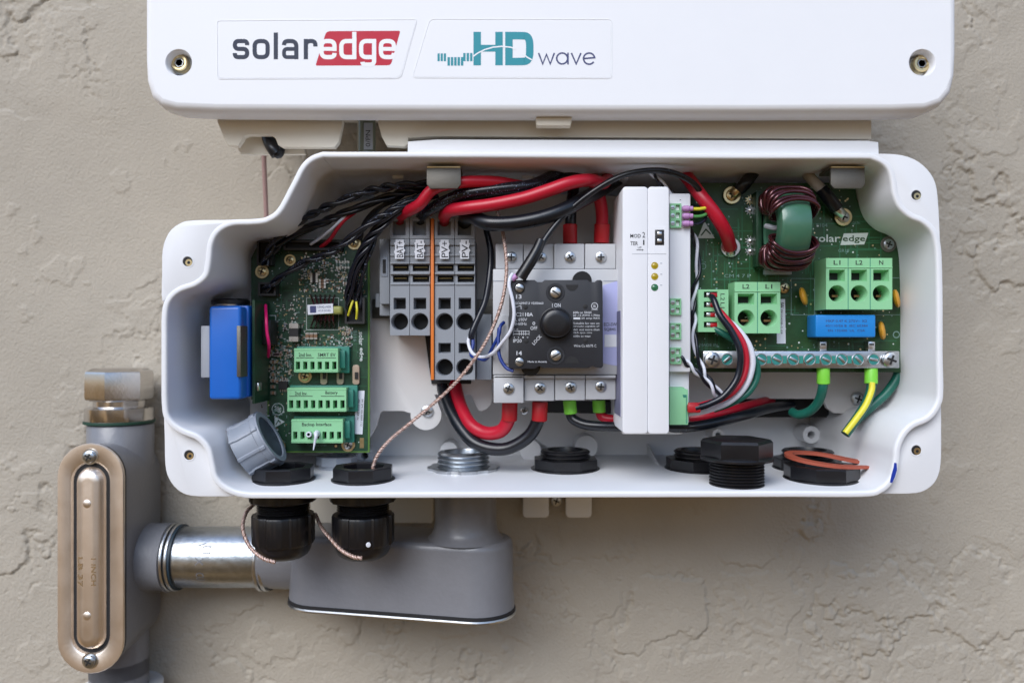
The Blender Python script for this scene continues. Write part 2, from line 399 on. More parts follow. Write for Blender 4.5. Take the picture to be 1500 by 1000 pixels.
# ------------------------------------------------------------------ stucco wall
WALLD = 350
def smooth_noise(nx, nz, cell, rs, oct=4, rough=.5):
    out_ = np.zeros((nz, nx)); amp = 1; tot = 0
    for o in range(oct):
        c = max(cell/(2**o), 1.2); gx = int(nx/c)+4; gz = int(nz/c)+4; g = rs.rand(gz, gx)
        xi = np.arange(nx)/c+1; zi = np.arange(nz)/c+1; x0 = xi.astype(int); z0 = zi.astype(int); fx = xi-x0; fz = zi-z0
        fx = fx*fx*(3-2*fx); fz = fz*fz*(3-2*fz)
        a = g[np.ix_(z0, x0)]; b = g[np.ix_(z0, x0+1)]; e = g[np.ix_(z0+1, x0)]; f = g[np.ix_(z0+1, x0+1)]
        out_ += amp*((a*(1-fx)+b*fx)*(1-fz)[:, None]+(e*(1-fx)+f*fx)*fz[:, None]); tot += amp; amp *= rough
    return out_/tot
def wall():
    rs = np.random.RandomState(11); step = 2.4; x0, x1, z0, z1 = -1150, 1150, -850, 850
    nx = int((x1-x0)/step); nz = int((z1-z0)/step)
    A = smooth_noise(nx, nz, 74, rs, 6, .56); B = smooth_noise(nx, nz, 34, rs, 5, .6); Cn = smooth_noise(nx, nz, 110, rs, 3); G = smooth_noise(nx, nz, 7, rs, 3, .7); Bg = smooth_noise(nx, nz, 150, rs, 3)
    ss = lambda v, a, b: np.clip((v-a)/(b-a), 0, 1)**2*(3-2*np.clip((v-a)/(b-a), 0, 1))
    h = 3.4*ss(A, .53, .555)*ss(Cn, .36, .55)+2.2*ss(A, .44, .425)*ss(Cn, .40, .55)
    h += 1.6*ss(B, .60, .63)*ss(A, .42, .52)
    h -= 1.8*ss(B, .42, .38)*ss(Cn, .48, .58)*ss(G, .4, .6)
    h -= 3.2*np.exp(-((A-.53)/.008)**2)*ss(Cn, .38, .52)*ss(G, .3, .6)+2.2*np.exp(-((B-.606)/.010)**2)*ss(Cn, .44, .56)
    h += 1.9*(G-.5)*(.22+1.2*ss(Cn, .44, .6)*ss(B, .45, .55)) + 8*(Bg-.5)
    xs = np.linspace(x0, x1, nx); zs = np.linspace(z0, z1, nz); xs = xs+np.sign(xs)*np.maximum(0, abs(xs)-1090)*14; zs = zs+np.sign(zs)*np.maximum(0, abs(zs)-790)*14; XX, ZZ = np.meshgrid(xs, zs)
    co = np.stack([XX, WALLD-h, ZZ], -1).reshape(-1, 3)*U
    i = np.arange(nz-1)[:, None]*nx+np.arange(nx-1)[None, :]; q = np.stack([i, i+1, i+nx+1, i+nx], -1).reshape(-1)
    me = bpy.data.meshes.new('stucco_wall'); me.vertices.add(len(co)); me.vertices.foreach_set('co', co.ravel())
    nf = len(q)//4; me.loops.add(len(q)); me.loops.foreach_set('vertex_index', q.astype(np.int32)); me.polygons.add(nf)
    me.polygons.foreach_set('loop_start', np.arange(0, nf*4, 4, dtype=np.int32)); me.update(calc_edges=True)
    me.polygons.foreach_set('use_smooth', [True]*nf)
    m = mat('painted_stucco', (.44, .395, .325), .85, bump=1.0, bscale=650, var=.11, vscale=14); m.node_tree.nodes['Bump'].inputs['Distance'].default_value = .0006
    me.materials.append(m); o = bpy.data.objects.new('stucco_wall', me); COL.objects.link(o)
    tag(o, 'beige painted stucco wall with rough trowel ridges behind everything', 'wall')
wall()

# ------------------------------------------------------------------ lower enclosure
inner = [(450, 244), (470, 232), (500, 231), (700, 231), (900, 232), (1100, 233), (1255, 233), (1280, 235), (1298, 246), (1305, 265), (1308, 285), (1316, 304), (1332, 319), (1350, 327), (1364, 340), (1370, 360), (1372, 390), (1373, 450), (1373, 520),
         (1374, 570), (1371, 590), (1358, 608), (1335, 619), (1320, 634), (1311, 655), (1309, 676), (1303, 699), (1288, 714), (1262, 719), (1150, 719), (950, 719.5), (750, 720), (550, 720.5), (400, 721), (358, 720), (334, 712), (319, 698), (314, 678),
         (308, 655), (292, 637), (266, 626), (249, 611), (245, 590), (244.5, 550), (244.5, 500), (245, 460), (250, 441), (264, 428), (288, 419), (304, 405), (309, 384), (312, 358), (321, 341), (340, 331), (368, 329.5), (392, 326), (413, 311), (434, 273)]
outer_tl = None
def enclosure():
    root = thing('equipment_enclosure', 'open white wall box with lobed rim holding all the wiring and circuit boards', 'enclosure', P(800, 728, 160))
    C = [Vector((X(a, 0), 0, Z(b, 0))) for a, b in sp2(inner, 5)]
    n = len(C); cen = Vector((X(800, 0), 0, Z(480, 0)))
    N = []
    for i in range(n):
        t = (C[(i+1) % n]-C[i-1]).normalized(); q = Vector((t.z, 0, -t.x)); N.append(q)
    area = sum(C[i].x*C[(i+1) % n].z-C[(i+1) % n].x*C[i].z for i in range(n))
    if area < 0: N = [-q for q in N]
    prof = [(-9, 318), (-5, 150), (-.6, 5), (.4, 1.6), (1.8, .2), (3.2, 0), (6.6, 0), (8.2, .7), (9, 2.4), (9, 150), (8, 326)]
    mb = MB(); V = []
    for o_, y in prof:
        for i in range(n): V.append(C[i]+N[i]*o_+Vector((0, y, 0)))
    F = []
    for j in range(len(prof)-1):
        for i in range(n): k = (i+1) % n; F.append((j*n+i, (j+1)*n+i, (j+1)*n+k, j*n+k))
    mb.add(V, F, WHITE)
    mb.add([C[i]-N[i]*9+Vector((0, 318, 0)) for i in range(n)], [tuple(range(n))], WHITE)
    mb.add([C[i]+N[i]*8+Vector((0, 326, 0)) for i in range(n)], [tuple(range(n))], WHITE)
    # gasket ledge inside the opening
    mb.build('shell', root, 40)
    # corner ears
    def ear(pts, d0, d1, hx, hy, inset=0):
        e = MB(); h = 8.2*S(d0)
        pp = [(X(a, d0), Z(b, d0)) for a, b in pts]
        e.prism(pp, d0, d1, WHITE, 2.5, 3)
        o = e.build('corner_ear', root, 40)
        # hole lip ring and a near-black disc painted as shade in the bore
        g = MB(); c0 = (X(hx, d0), d0, Z(hy, d0))
        g.ring(h*.90, h*1.14, 0, .5, c0, (0, -1, 0), WHITE, 28, bev=.2)
        g.lathe([(h*.86, .25), (0.001, .26)], c0, (0, -1, 0), DIND, 28)
        g.ring(h*.28, h*.62, .3, .45, (c0[0]+1.6, c0[1], c0[2]-1.6), (0, -1, 0), BRASS, 20, bev=.05)
        g.build('threaded_hole', o)
    ear(sp2([(237, 440), (237, 400), (238, 365), (247, 341), (262, 328), (280, 323), (330, 322), (372, 321), (372, 326), (335, 328), (318, 338), (308, 358), (305, 384), (300, 402), (286, 415), (262, 424), (246, 436)], 3), 1.2, 40, 275, 383)
    ear(sp2([(1265, 226), (1310, 226), (1338, 233), (1358, 248), (1370, 268), (1374, 295), (1376, 330), (1377, 362), (1375, 385), (1374, 352), (1366, 334), (1350, 323), (1335, 316), (1320, 302), (1312, 284), (1309, 262), (1300, 243), (1282, 230)], 3), 1.2, 40, 1342, 286)
    ear(sp2([(240, 590), (241, 640), (242, 680), (247, 700), (260, 717), (280, 726), (320, 727), (345, 726), (345, 716), (325, 706), (317, 692), (316, 668), (304, 645), (285, 632), (260, 622), (248, 608)], 3), 14, 60, 277, 666)
    ear(sp2([(1378, 585), (1379, 640), (1378, 680), (1372, 702), (1360, 715), (1342, 722), (1305, 723), (1280, 722), (1280, 714), (1300, 706), (1311, 690), (1313, 660), (1322, 640), (1338, 626), (1362, 612), (1372, 598)], 3), 14, 60, 1342, 659)
    # mounting plate
    q = MB()
    pl = [(366, 398), (374, 388), (392, 372), (420, 362), (455, 354), (470, 320), (495, 300), (548, 290), (548, 275), (1268, 300), (1276, 340), (1278, 560), (1270, 590), (1258, 590), (1268, 600), (1262, 607), (1222, 605), (1212, 598), (1205, 584), (1085, 584), (1080, 598), (905, 598), (905, 560), (721, 560), (721, 584), (719, 592), (713, 599), (706, 602), (701, 601), (698, 596), (690, 578),
          (637, 578), ]+circ(624, 607, 23, 14, -10, 185)+[(596, 604), (592, 602), (560, 602), (556, 606), (552, 622), (545, 636), (532, 650), (366, 650)]
    q.pprism(pl, 205, 214, PLATE, 1.5, 2); o = q.build('mounting_plate', root, 40)
    q = MB(); q.pbox(1080, 580, 1214, 611, 255, 317, DIND); q.pbox(880, 560, 1085, 600, 240, 317, DIND); q.build('opening_shade', root)  # solid near-black blocks painted as the shade inside the opening
    # ribs, bosses on the back
    b = MB(); x_ = X(966, 200); b.add([(x_-1.5+k*3, y, z) for k in (0, 1) for y, z in ((150, -222), (318, -222), (318, -190), (300, -192))], [(0, 1, 2, 3), (4, 7, 6, 5), (0, 3, 7, 4), (3, 2, 6, 7), (1, 5, 6, 2), (0, 4, 5, 1)], WHITE); b.build('rib', root)
    for px, py, r in ((776, 655, 16), (856, 650, 17), (660, 655, 13)):
        b = MB(); b.lathe([(r*S(280), 0), (r*S(280), 40), (r*.96*S(280), 42), (.01, 42)], P(px, py, 316), (0, -1, 0), WHITE, 32); b.build('boss', root)
    for px, py, r in ((1174, 632, 13), (1042, 632, 9), (541, 662, 13)):
        b = MB(); R = r*S(250); b.ring(R*.42, R, 0, 50, P(px, py, 317), (0, -1, 0), WHITE, 32); b.lathe([(R*.42, 4), (.01, 4)], P(px, py, 317), (0, -1, 0), CREAM, 20); b.build('boss', root)
    # top clips
    for a in (625, 1217):
        b = MB(); b.pbox(a, 245, a+50, 249, 28, 75, SATIN, .8); b.pprism([(a, 246), (a+50, 246), (a+50, 270), (a+45, 276), (a+5, 276), (a, 270)], 26.6, 31.5, SATIN, .6); b.pbox(a+.5, 243.4, a+49.5, 246, 26, 34, BRASS, .5)
        b.build('spring_clip', root)
    for a in (765, 905, 575):
        b = MB(); b.pbox(a, 236, a+16, 262, 110, 200, WHITE, 1); b.build('rib', root)
    b = MB(); b.pbox(840, 262, 1245, 268, 190, 205, PLATE, 1); b.build('rib', root)
    # marker scribble on the rim
    b = MB(); b.add([P(x, y, -.25) for x, y in ((1310, 677), (1313.5, 678), (1314, 688), (1311, 698), (1307, 707), (1303.5, 706), (1306, 694), (1309, 684))], [tuple(range(8))], BLUM); b.build('marker_mark', root)
enclosure()
for px, py, d, r, l in ((626, 602, 204, 9, 'round head screw in the plate tab crossed by the copper braided cable'), (1256, 584, 204, 10, 'silver screw in the white plate tab behind the yellow and green wire'), (768, 601, 204, 6, 'small dark screw between the two red ferrules')):
    screw_thing(l, px, py, d, r, ZINC)

# ------------------------------------------------------------------ inverter above
def logo(parent):
    d = -30.42
    m = MB(); t, b_, md = 60.5, 84, 72; wd = 6.2
    K = LOGOK
    def L(ch, l, r, K, t=t, b_=b_, md=md, wd=wd, asc=48, desc=95):
        if ch == 's': stroke(m, [(r, t+6), (r, t, 5), (l, t, 6), (l, md, 6), (r, md, 6), (r, b_, 6), (l, b_, 5), (l, b_-6)], wd, d, K)
        if ch == 'o': stroke(m, [(l, t, 8), (r, t, 8), (r, b_, 8), (l, b_, 8)], wd, d, K, True)
        if ch == 'l': stroke(m, [(l, asc), (l, b_+wd/2)], wd, d, K)
        if ch == 'a': stroke(m, [(l, t+6), (l, t, 6), (r, t, 8), (r, b_+wd/2)], wd, d, K); stroke(m, [(r, md), (l, md, 5), (l, b_, 5), (r, b_)], wd*.9, d, K)
        if ch == 'r': stroke(m, [(l, t-wd/2), (l, b_+wd/2)], wd, d, K); stroke(m, [(l, md+2), (l, t, 7), (r, t, 6), (r, t+8)], wd, d, K)
        if ch == 'e': stroke(m, [(r, b_-6), (r, b_, 6), (l, b_, 8), (l, t, 8), (r, t, 8), (r, md+wd/2)], wd, d, K); stroke(m, [(l, md), (r, md)], wd*.9, d, K)
        if ch == 'd': stroke(m, [(r, asc-1), (r, b_+wd/2)], wd, d, K); stroke(m, [(r, t), (l, t, 8), (l, b_, 8), (r, b_)], wd, d, K)
        if ch == 'g': stroke(m, [(r, t-wd/2), (r, desc, 6), (l+2, desc, 5), (l+2, desc-4)], wd, d, K); stroke(m, [(r, t), (l, t, 8), (l, b_, 8), (r, b_)], wd, d, K)
    for ch, l, r in (('s', 344, 362), ('o', 373, 392), ('l', 404, 404), ('a', 416, 434), ('r', 448, 462)): L(ch, l, r, K)
    m.add([P(a, b, d+.03) for a, b in [(v.x, v.y) for v in path([(478, 46, 6), (586.5, 45.5, 3), (572.5, 96, 5), (462, 96.5, 3)], True)]], [tuple(range(len(path([(478, 46, 6), (586.5, 45.5, 3), (572.5, 96, 5), (462, 96.5, 3)], True))))], LOGOR)
    for ch, l, r in (('e', 471, 490), ('d', 500, 519), ('g', 529, 548), ('e', 558, 577)): L(ch, l, r, LOGOW)
    m.build('logo', parent)
    m = MB(); T = LOGOT
    for x0 in (641, 645.6, 650.2): stroke(m, [(x0+1.5, 78.5), (x0+1.5, 90)], 3.3, d, T)
    for k in range(5): stroke(m, [(657.3+k*4.9, 84), (657.3+k*4.9, 96.5)], 3.6, d, T)
    for x0 in (679, 684, 689): stroke(m, [(x0+1.3, 78), (x0+1.3, 90)], 3.5, d, T)
    stroke(m, [(699, 47), (699, 96)], 11, d, T); stroke(m, [(731, 47), (731, 96)], 11, d, T); stroke(m, [(699, 71), (731, 71)], 10, d, T)
    stroke(m, [(745.5, 47), (745.5, 96)], 11, d, T); stroke(m, [(743, 52.5), (760, 52.5, 8), (776, 53, 14), (776, 90, 14), (760, 90.5, 8), (743, 90.5)], 11, d, T)
    stroke(m, [(v[0], v[1]) for v in [(693, 83), (700, 78), (710, 73), (722, 69.5), (735, 68.2), (748, 69.5), (755, 72)]], 1.9, d-.15, LOGOW)
    stroke(m, [(766, 79), (772, 84), (779, 88)], 1.9, d-.15, LOGOW)
    m.build('wave_logo', parent)
    m = MB(); K = LOGOB; t, b_ = 78, 94; wd = 2.4
    stroke(m, [(789, t), (795, b_), (800.5, t+2), (806, b_), (812, t)], wd, d, K)
    for cx in (823.5,): stroke(m, [(cx+8*math.cos(a*PI/12), 86+8*math.sin(a*PI/12)) for a in range(24)], wd, d, K, True)
    stroke(m, [(832, t-.5), (832, b_+.8)], wd, d, K); stroke(m, [(837, t), (844, b_), (851, t)], wd, d, K)
    stroke(m, [(863+8.2*math.cos(a), 86.2+8.2*math.sin(a)) for a in [math.radians(q) for q in range(35, 361, 15)]]+[(855, 86.2)], wd, d, K)
    m.build('wave_lettering', parent)
def inverter():
    root = thing('inverter', 'white inverter with red and teal printed logos above the open box', 'inverter', P(800, 175, 150))
    m = MB(); pts = [(215.5, -260), (215.5, 90), (217, 120), (224, 143), (238, 157), (262, 164), (320, 166.5), (500, 167.5), (800, 168), (1100, 168), (1300, 167), (1350, 165), (1375, 156), (1390, 138), (1396, 112), (1397.5, 80), (1397.5, -260)]
    d0 = -30
    pp = [(X(a, -19), Z(b, -20)) for a, b in pts]
    # swept rounded cover edge
    cx, cz = 30, 300
    V = []; n = len(pp); prof = [(0, 3.2), (0, 0)]
    pr = [(11, -30), (7.2, -29.2), (4, -27), (1.6, -23), (.4, -18), (0, -12), (0, 12), (1, 14)]
    def inset(o):
        R = []
        for i, (x, z) in enumerate(pp):
            a = Vector(pp[max(i-1, 0)]); b = Vector(pp[min(i+1, n-1)]); t = (b-a).normalized(); R.append((x-t.y*o*1.0, z+t.x*o))
        return R
    s = 1 if (inset(5)[8][1] > pp[8][1]) else -1
    HOL = [(262, 92), (1351, 93)]
    for o_, y in pr:
        for x, z in inset(s*o_): V.append((x, y, z))
    F = [(j*n+i, (j+1)*n+i, (j+1)*n+i+1, j*n+i+1) for j in range(len(pr)-1) for i in range(n-1)]
    m.add(V, F, COVERW)
    # front face with two round wells: strips
    fr = inset(s*11)
    top = pp[0][1]
    R = 20*S(d0); wells = [(X(a, d0), Z(b, d0)) for a, b in HOL]
    zb, zt = wells[0][1]-R*1.06, wells[0][1]+R*1.06
    low = [p for p in fr if p[1] < zb]; 
    m.add([(x, -30, z) for x, z in ([(fr[0][0], zb)]+low+[(fr[-1][0], zb)])], [tuple(range(len(low)+2))], COVERW)
    m.add([(fr[0][0], -30, zt), (fr[-1][0], -30, zt), (fr[-1][0], -30, fr[-1][1]), (fr[0][0], -30, fr[0][1])], [(0, 1, 2, 3)], COVERW)
    w2 = MB(); 
    for a, b in ((fr[0][0], wells[0][0]-R*1.06), (wells[0][0]+R*1.06, wells[1][0]-R*1.06), (wells[1][0]+R*1.06, fr[-1][0])):
        m.add([(a, -30, zb), (b, -30, zb), (b, -30, zt), (a, -30, zt)], [(0, 1, 2, 3)], COVERW)
    for cx_, cz_ in wells:
        nn = 40; ring = []
        g = R*1.06; loops = [[], [], [], [], []]
        for k in range(nn):
            t = 2*PI*(k+.5)/nn; c_, s_ = math.cos(t), math.sin(t); f = g/max(abs(c_), abs(s_))
            cz2 = (zb+zt)/2
            loops[0].append((cx_+c_*f, -30, cz2+s_*f)); loops[1].append((cx_+c_*R, -30, cz2+s_*R)); loops[2].append((cx_+c_*R*.93, -28.5, cz2+s_*R*.93)); loops[3].append((cx_+c_*R*.88, -24, cz2+s_*R*.88)); loops[4].append((cx_+c_*R*.84, 14, cz2+s_*R*.84))
        VV = sum(loops, []); FF = [(q*nn+k, q*nn+(k+1) % nn, (q+1)*nn+(k+1) % nn, (q+1)*nn+k) for q in range(4) for k in range(nn)]
        m.add(VV, FF, COVERW); m.add([(a, b-.02, c) for a, b, c in loops[4]], [tuple(range(nn))], CREAM)
        for sx_, sz_ in ((1, 1), (-1, 1), (-1, -1), (1, -1)):
            a = math.atan2(sz_, sx_) % (2*PI); k = int(a/(2*PI)*nn-.5) % nn
            m.add([loops[0][k], (cx_+sx_*g, -30, cz2+sz_*g), loops[0][(k+1) % nn]], [(0, 1, 2)], COVERW)
    cover = m.build('cover', root, 40)
    # raised label panels
    for pts in ([(319, 32, 5), (610, 30, 5), (586, 114, 8), (320, 115, 5)], [(631, 29.5, 7), (895, 30, 6), (895, 114, 6), (605, 113, 6)]):
        q = MB(); c = [(v.x, v.y) for v in path(pts, True)]; q.pprism(c, -30.3, -29, COVERW, .25, 1)
        # fine groove round the panel
        mid = Vector((sum(p[0] for p in c)/len(c), sum(p[1] for p in c)/len(c)))
        cc = [P(a+(1.2 if a > mid.x else -1.2), b+(1.2 if b > mid.y else -1.2), -30.05) for a, b in c]
        q.tube(cc, .55, COVERW, 6, 1, closed=True); q.build('label_panel', cover, 20)
    logo(cover)
    for (cx_, cz_), r_ in zip(wells, (10, 50)):
        q = MB(); o = P(262.5 if r_ == 10 else 1350.5, 92 if r_ == 10 else 93, -14); r = 12.5
        q.lathe([(15.5, -26), (15.5, -9), (14.5, -8), (12, -8)], o, (0, -1, 0), ZINC, 28)
        q.ring(6.8, r, -11, 2, o, (0, -1, 0), BRASS, 28, bev=1.6)
        q.lathe([(7, -1), (.01, -1)], o, (0, -1, 0), DIND, 6, math.radians(r_))
        q.ring(5.4, 7, -4, .8, o, (0, -1, 0), ZINC, 6, math.radians(r_), bev=.4)
        q.build('socket_screw', cover)
    # body behind the cover: heat sink skirt
    q = MB(); q.pprism([(318, -230), (318, 178), (329, 205), (334, 213), (348, 214), (354, 206), (357, 200), (363, 197.5), (396, 197.5), (403, 202), (407, 212), (413, 215.5), (490, 216), (496, 208), (502, 178), (502, -230)], 24, 36, CREAM, 1.5); q.build('skirt', root, 30)
    q = MB(); q.pprism([(553, -230), (553, 178), (559, 200), (566, 213), (593, 214.5), (598, 211), (598, 202), (640, 200), (1277, 204), (1277, -230)], 26, 40, CREAM, 1.5); q.build('skirt', root, 30)
    q = MB(); q.pprism([(348, 190), (440, 190), (447, 226), (353, 226), (348, 218)], 50, 58, CREAM, 1); q.build('drip_tab', root, 30)
    q = MB(); q.pprism([(597, 207), (640, 204), (1270, 206), (1287, 208), (1288, 232), (597, 232)], 12, 24, WHITE, 1.5); q.build('lower_ledge', root, 30)
    q = MB(); q.box(X(320, 60), X(1270, 60), 60, 335, Z(110, 60), Z(-200, 60), CREAM, 3); q.build('housing', root, 30)
    q = MB(); q.pprism([(785, 172), (838, 172), (836, 183.5), (786, 183.5)], -8, 10, CREAM, .8); q.build('release_tab', root, 30)
    for px, py in ((685, 189), (732, 182), (1000, 185)):
        pass
inverter()
# small clear tube and cable stubs between the two housings
t = thing('clear_tube', 'short clear plastic tube with faint print between inverter and box', 'tube', P(535, 222, 80))
m = MB(); m.lathe([(14, 0), (14, 60), (17, 60), (17, 66)], P(537, 229, 80), (0, 0, 1), CLEAR, 28); m.build('tube_wall', t)
m = MB(); m.pprism([(533, 180), (546, 180), (546, 219), (533, 219)], 64.5, 65, GREYC); text(m, '0/PN', 539, 203, 24, 7, 64.3, INK, 90); m.build('printed_insert', t)
m = MB(); m.tube([P(391, 190, 62), P(394, 205, 50), P(400, 217, 44), P(406, 226, 44)], 10, BLKG, 16, 6); m.tube([P(403, 222, 44), P(408, 226, 44), P(411, 216, 46), P(409, 200, 52)], 7, BLKG, 12, 6)
tag(m.build('cable_boot', None, 60), 'black rubber cable end hanging below the notched cream skirt', 'cable')
cable('thin_cable', 'thin pinkish cable running down the stucco to the box corner', [(386, 195, 240), (387, 240, 262), (389, 290, 275), (391, 345, 288), (392, 400, 300)], 4.2, PINK)

# ------------------------------------------------------------------ left circuit board
PD = 150
def header(parent, px0, py0, px1, py1, d0, d1, n, txt, hy0, hy1, lines=()):
    m = MB(); x0, x1, z0, z1 = X(px0, d0), X(px1, d0), Z(py1, d0), Z(py0, d0)
    pw = (px1-px0)/n; hs = []
    for i in range(n):
        c = px0+pw*(i+.5); hs.append(('r', X(c-pw*.29, d0), X(c+pw*.29, d0), Z(hy1, d0), Z(hy0, d0), 14, .8))
    m.holed(x0, x1, z0, z1, d0, d1, hs, GRNT)
    m.box(x0-.4, x1+.4, d0-.7, d0+4, z1-3, z1-1.6, GRNT); m.box(x0-.4, x1+.4, d0-.7, d0+4, z0+2, z0+3.4, GRNT)
    for s_, cx, cy, w_, h_ in txt: text(m, s_, cx, cy, w_, h_, d0-.3, INK, bold=.01)
    for a, b, y in lines: m.pbox(a, y-.4, b, y+.4, d0-.3, d0-.05, INK)
    o = m.build('terminal_header', parent, 30)
    q = MB(); q.box(x1+.2, x1+9, d0+12, d1, z0+6, z1-4, TEAL, 1); q.box(x0-2, x1+14, d1-10, d1, z0-2, z1+3, TEAL, 1); q.build('socket', o)
    return o
def smd(parent, px, py, w_, h_, d, hgt, m, ends='x', name='chip_capacitor'):
    q = MB(); x, z = X(px, d), Z(py, d); w_ *= S(d)/2; h_ *= S(d)/2
    q.box(x-w_, x+w_, d-hgt, d, z-h_, z+h_, m, .2, 1)
    e = .3
    if ends == 'x':
        for s_ in (-1, 1): q.box(x+s_*w_*.8-w_*.3, x+s_*w_*.8+w_*.3, d-hgt-.2, d-.01, z-h_-.15, z+h_+.15, NICK)
    elif ends == 'y':
        for s_ in (-1, 1): q.box(x-w_-.15, x+w_+.15, d-hgt-.2, d-.01, z+s_*h_*.8-h_*.3, z+s_*h_*.8+h_*.3, NICK)
    elif ends == 'legs':
        k = 4
        for i in range(k):
            xx = x-w_+w_*2*(i+.5)/k
            for s_ in (-1, 1): q.box(xx-.9, xx+.9, d-1, d-.02, z+s_*(h_+2)-2, z+s_*(h_+2)+2, NICK)
    return q.build(name, parent, 30)
def left_board():
    root = thing('circuit_board', 'left dark green circuit board with three green terminal headers', 'circuit board', P(455, 662, PD))
    m = MB(); pts = [(0, 0), (395, 351), (541, 351), (541, 662), (392, 662), (392, 585), (368, 585), (368, 378), (376, 362)]
    m.pprism(pts[1:], PD, PD+5, PCBD)
    m.pbox(539, 352, 541.3, 662, PD-.1, PD+4.8, PCBE); m.pbox(392, 660.5, 541, 662.5, PD-.12, PD+4.7, PCBE); m.pbox(391.5, 586, 393.5, 660, PD-.14, PD+4.6, PCBE)
    rnd = random.Random(3)
    for k in range(150):   # traces
        x = rnd.uniform(385, 530); y = rnd.uniform(350, 650); L = rnd.uniform(6, 40)
        dd = PD-.05-.004*(k % 20)
        if rnd.random() < .5: m.add([P(x, y, dd), P(min(x+L, 538), y, dd), P(min(x+L, 538), y+.8, dd), P(x, y+.8, dd)], [(0, 1, 2, 3)], TRACE)
        else: m.add([P(x, y, dd), P(x+.8, y, dd), P(x+.8, min(y+L, 658), dd), P(x, min(y+L, 658), dd)], [(0, 1, 2, 3)], TRACE)
    for k in range(120):
        x = rnd.uniform(388, 534); y = rnd.uniform(355, 655); c = P(x, y, PD-.2)
        m.lathe([(rnd.choice([.5, .8, 1.1]), 0), (.01, .02)], c, (0, -1, 0), rnd.choice([SILK, NICK, SILKD, BRASS]), 8)
    text(m, 'solar', 529, 496, 20, 6.5, PD-.2, SILK, -90, .02); text(m, 'edge', 529, 519, 20, 7.5, PD-.2, SILK, -90, .03); text(m, 'B116', 520, 492, 16, 5, PD-.2, SILKD, -90)
    text(m, 'J152', 484, 504, 12, 4.5, PD-.2, SILKD)
    for a, b, c, e in ((449, 436, 496, 483), (376, 500, 381, 582), (501, 392, 511, 405), (500, 508, 506, 545), (386, 462, 404, 497)):
        for q in (((a, b), (c, b)), ((c, b), (c, e)), ((c, e), (a, e)), ((a, e), (a, b))): stroke(m, q, .8, PD-.2, SILK if a < 450 else SILKD)
    stroke(m, circ(407, 599, 8.5, 24), 1, PD-.2, SILK, True); text(m, '%&', 407, 599, 12, 8, PD-.2, SILK, -20)
    m.add([P(a, b, PD-.2) for a, b in ((402, 609), (417, 617.5), (402.5, 626))], [(0, 1, 2)], SILK); stroke(m, [(404, 622), (408, 615), (411, 619)], 1.4, PD-.3, PCBD)
    m.pbox(527, 641, 533, 656, PD-.4, PD, BRASS)
    for px, py in ((401, 633), (492, 653)): m.lathe([(4.5, 0), (.01, .05)], P(px, py, PD-.2), (0, -1, 0), CHIP, 20); m.lathe([(2.2, 0), (.01, .05)], P(px, py, PD-.4), (0, -1, 0), BRASS, 14)
    text(m, '13 2 14 4', 460, 566-1.5, 40, 2.5, PD-.2, SILKD); text(m, 'A B +12 GND', 466, 652, 24, 2.5, PD-.2, SILKD)
    for k in range(1150):
        reg = rnd.choice([(386, 500, 428, 562), (386, 500, 428, 562), (386, 500, 428, 562), (438, 368, 508, 428), (438, 368, 508, 428), (438, 368, 508, 428), (405, 430, 448, 500), (496, 478, 516, 508), (500, 400, 536, 440), (380, 590, 425, 655), (430, 490, 500, 508)])
        x = rnd.uniform(reg[0], reg[2]); y = rnd.uniform(reg[1], reg[3]); c = P(x, y, PD); v = rnd.random()
        a, b_ = rnd.choice([(.9, .9), (1.6, .8), (.8, 1.7), (2.3, .5), (.5, 2.3), (1.2, 1.2)]); mm = rnd.choice([SILK, SILKD, SILKD, NICK, NICK, TAN, CHIP, TRACE, BRASS])
        m.box(c.x-a, c.x+a, PD-rnd.uniform(.3, 1.6), PD-.01, c.z-b_, c.z+b_, mm)
    board = m.build('board', root, 30)
    header(root, 431, 510, 495, 545, 118, PD, 6, [('2nd Inv.', 447, 519.5, 19, 5.5), ('SMRT EV', 478.5, 519.5, 26, 5)], 529.5, 541, [(434, 460, 524), (464, 492, 524)])
    header(root, 421, 568, 507, 602.5, 118, PD, 8, [('2nd Inv.', 441, 576, 18, 5.2), ('Battery', 485.5, 575.5, 18, 6)], 586, 598, [(424, 458, 580), (470, 504, 580)])
    header(root, 427, 614, 502, 648.5, 118, PD, 7, [('Backup Interface', 464, 622, 43, 6.2)], 632, 643)
    # cell with clips
    o = MB(); x0, x1 = X(305, 40), X(352, 40)
    o.box(x0, x1, 42, 120, Z(585, 40), Z(448, 40), BLUB, 5, 4); o.box(x0+2, x1+3, 70, 128, Z(583, 40), Z(446, 40), BLUB, 3, 2)
    b = o.build('backup_cell', root, 40)
    q = MB(); q.pbox(294, 477, 307, 553, 46, 120, GREYC, 1.5); q.build('clip', b)
    q = MB(); q.pbox(346.5, 477, 352.5, 552, 36, 44, SATIN, 1); q.box(X(352, 44), X(352, 44)+2.5, 44, PD, Z(552, 44), Z(530, 44), SATIN); q.box(X(352, 44), X(352, 44)+2.5, 44, PD, Z(497, 44), Z(477, 44), SATIN); q.box(X(352, 44)+.1, X(352, 44)+2.2, 44, 75, Z(530, 44), Z(497, 44), SATIN); q.build('clip', b)
    q = MB(); q.lathe([(30, 0), (30, 6), (26, 9), (.01, 9)], P(338, 446, 120), (0, 0, 1), BLK, 32); q.lathe([(24, -3), (24, 0)], P(338, 446, 120), (0, 0, 1), NICK, 24); q.build('end_cap', b)
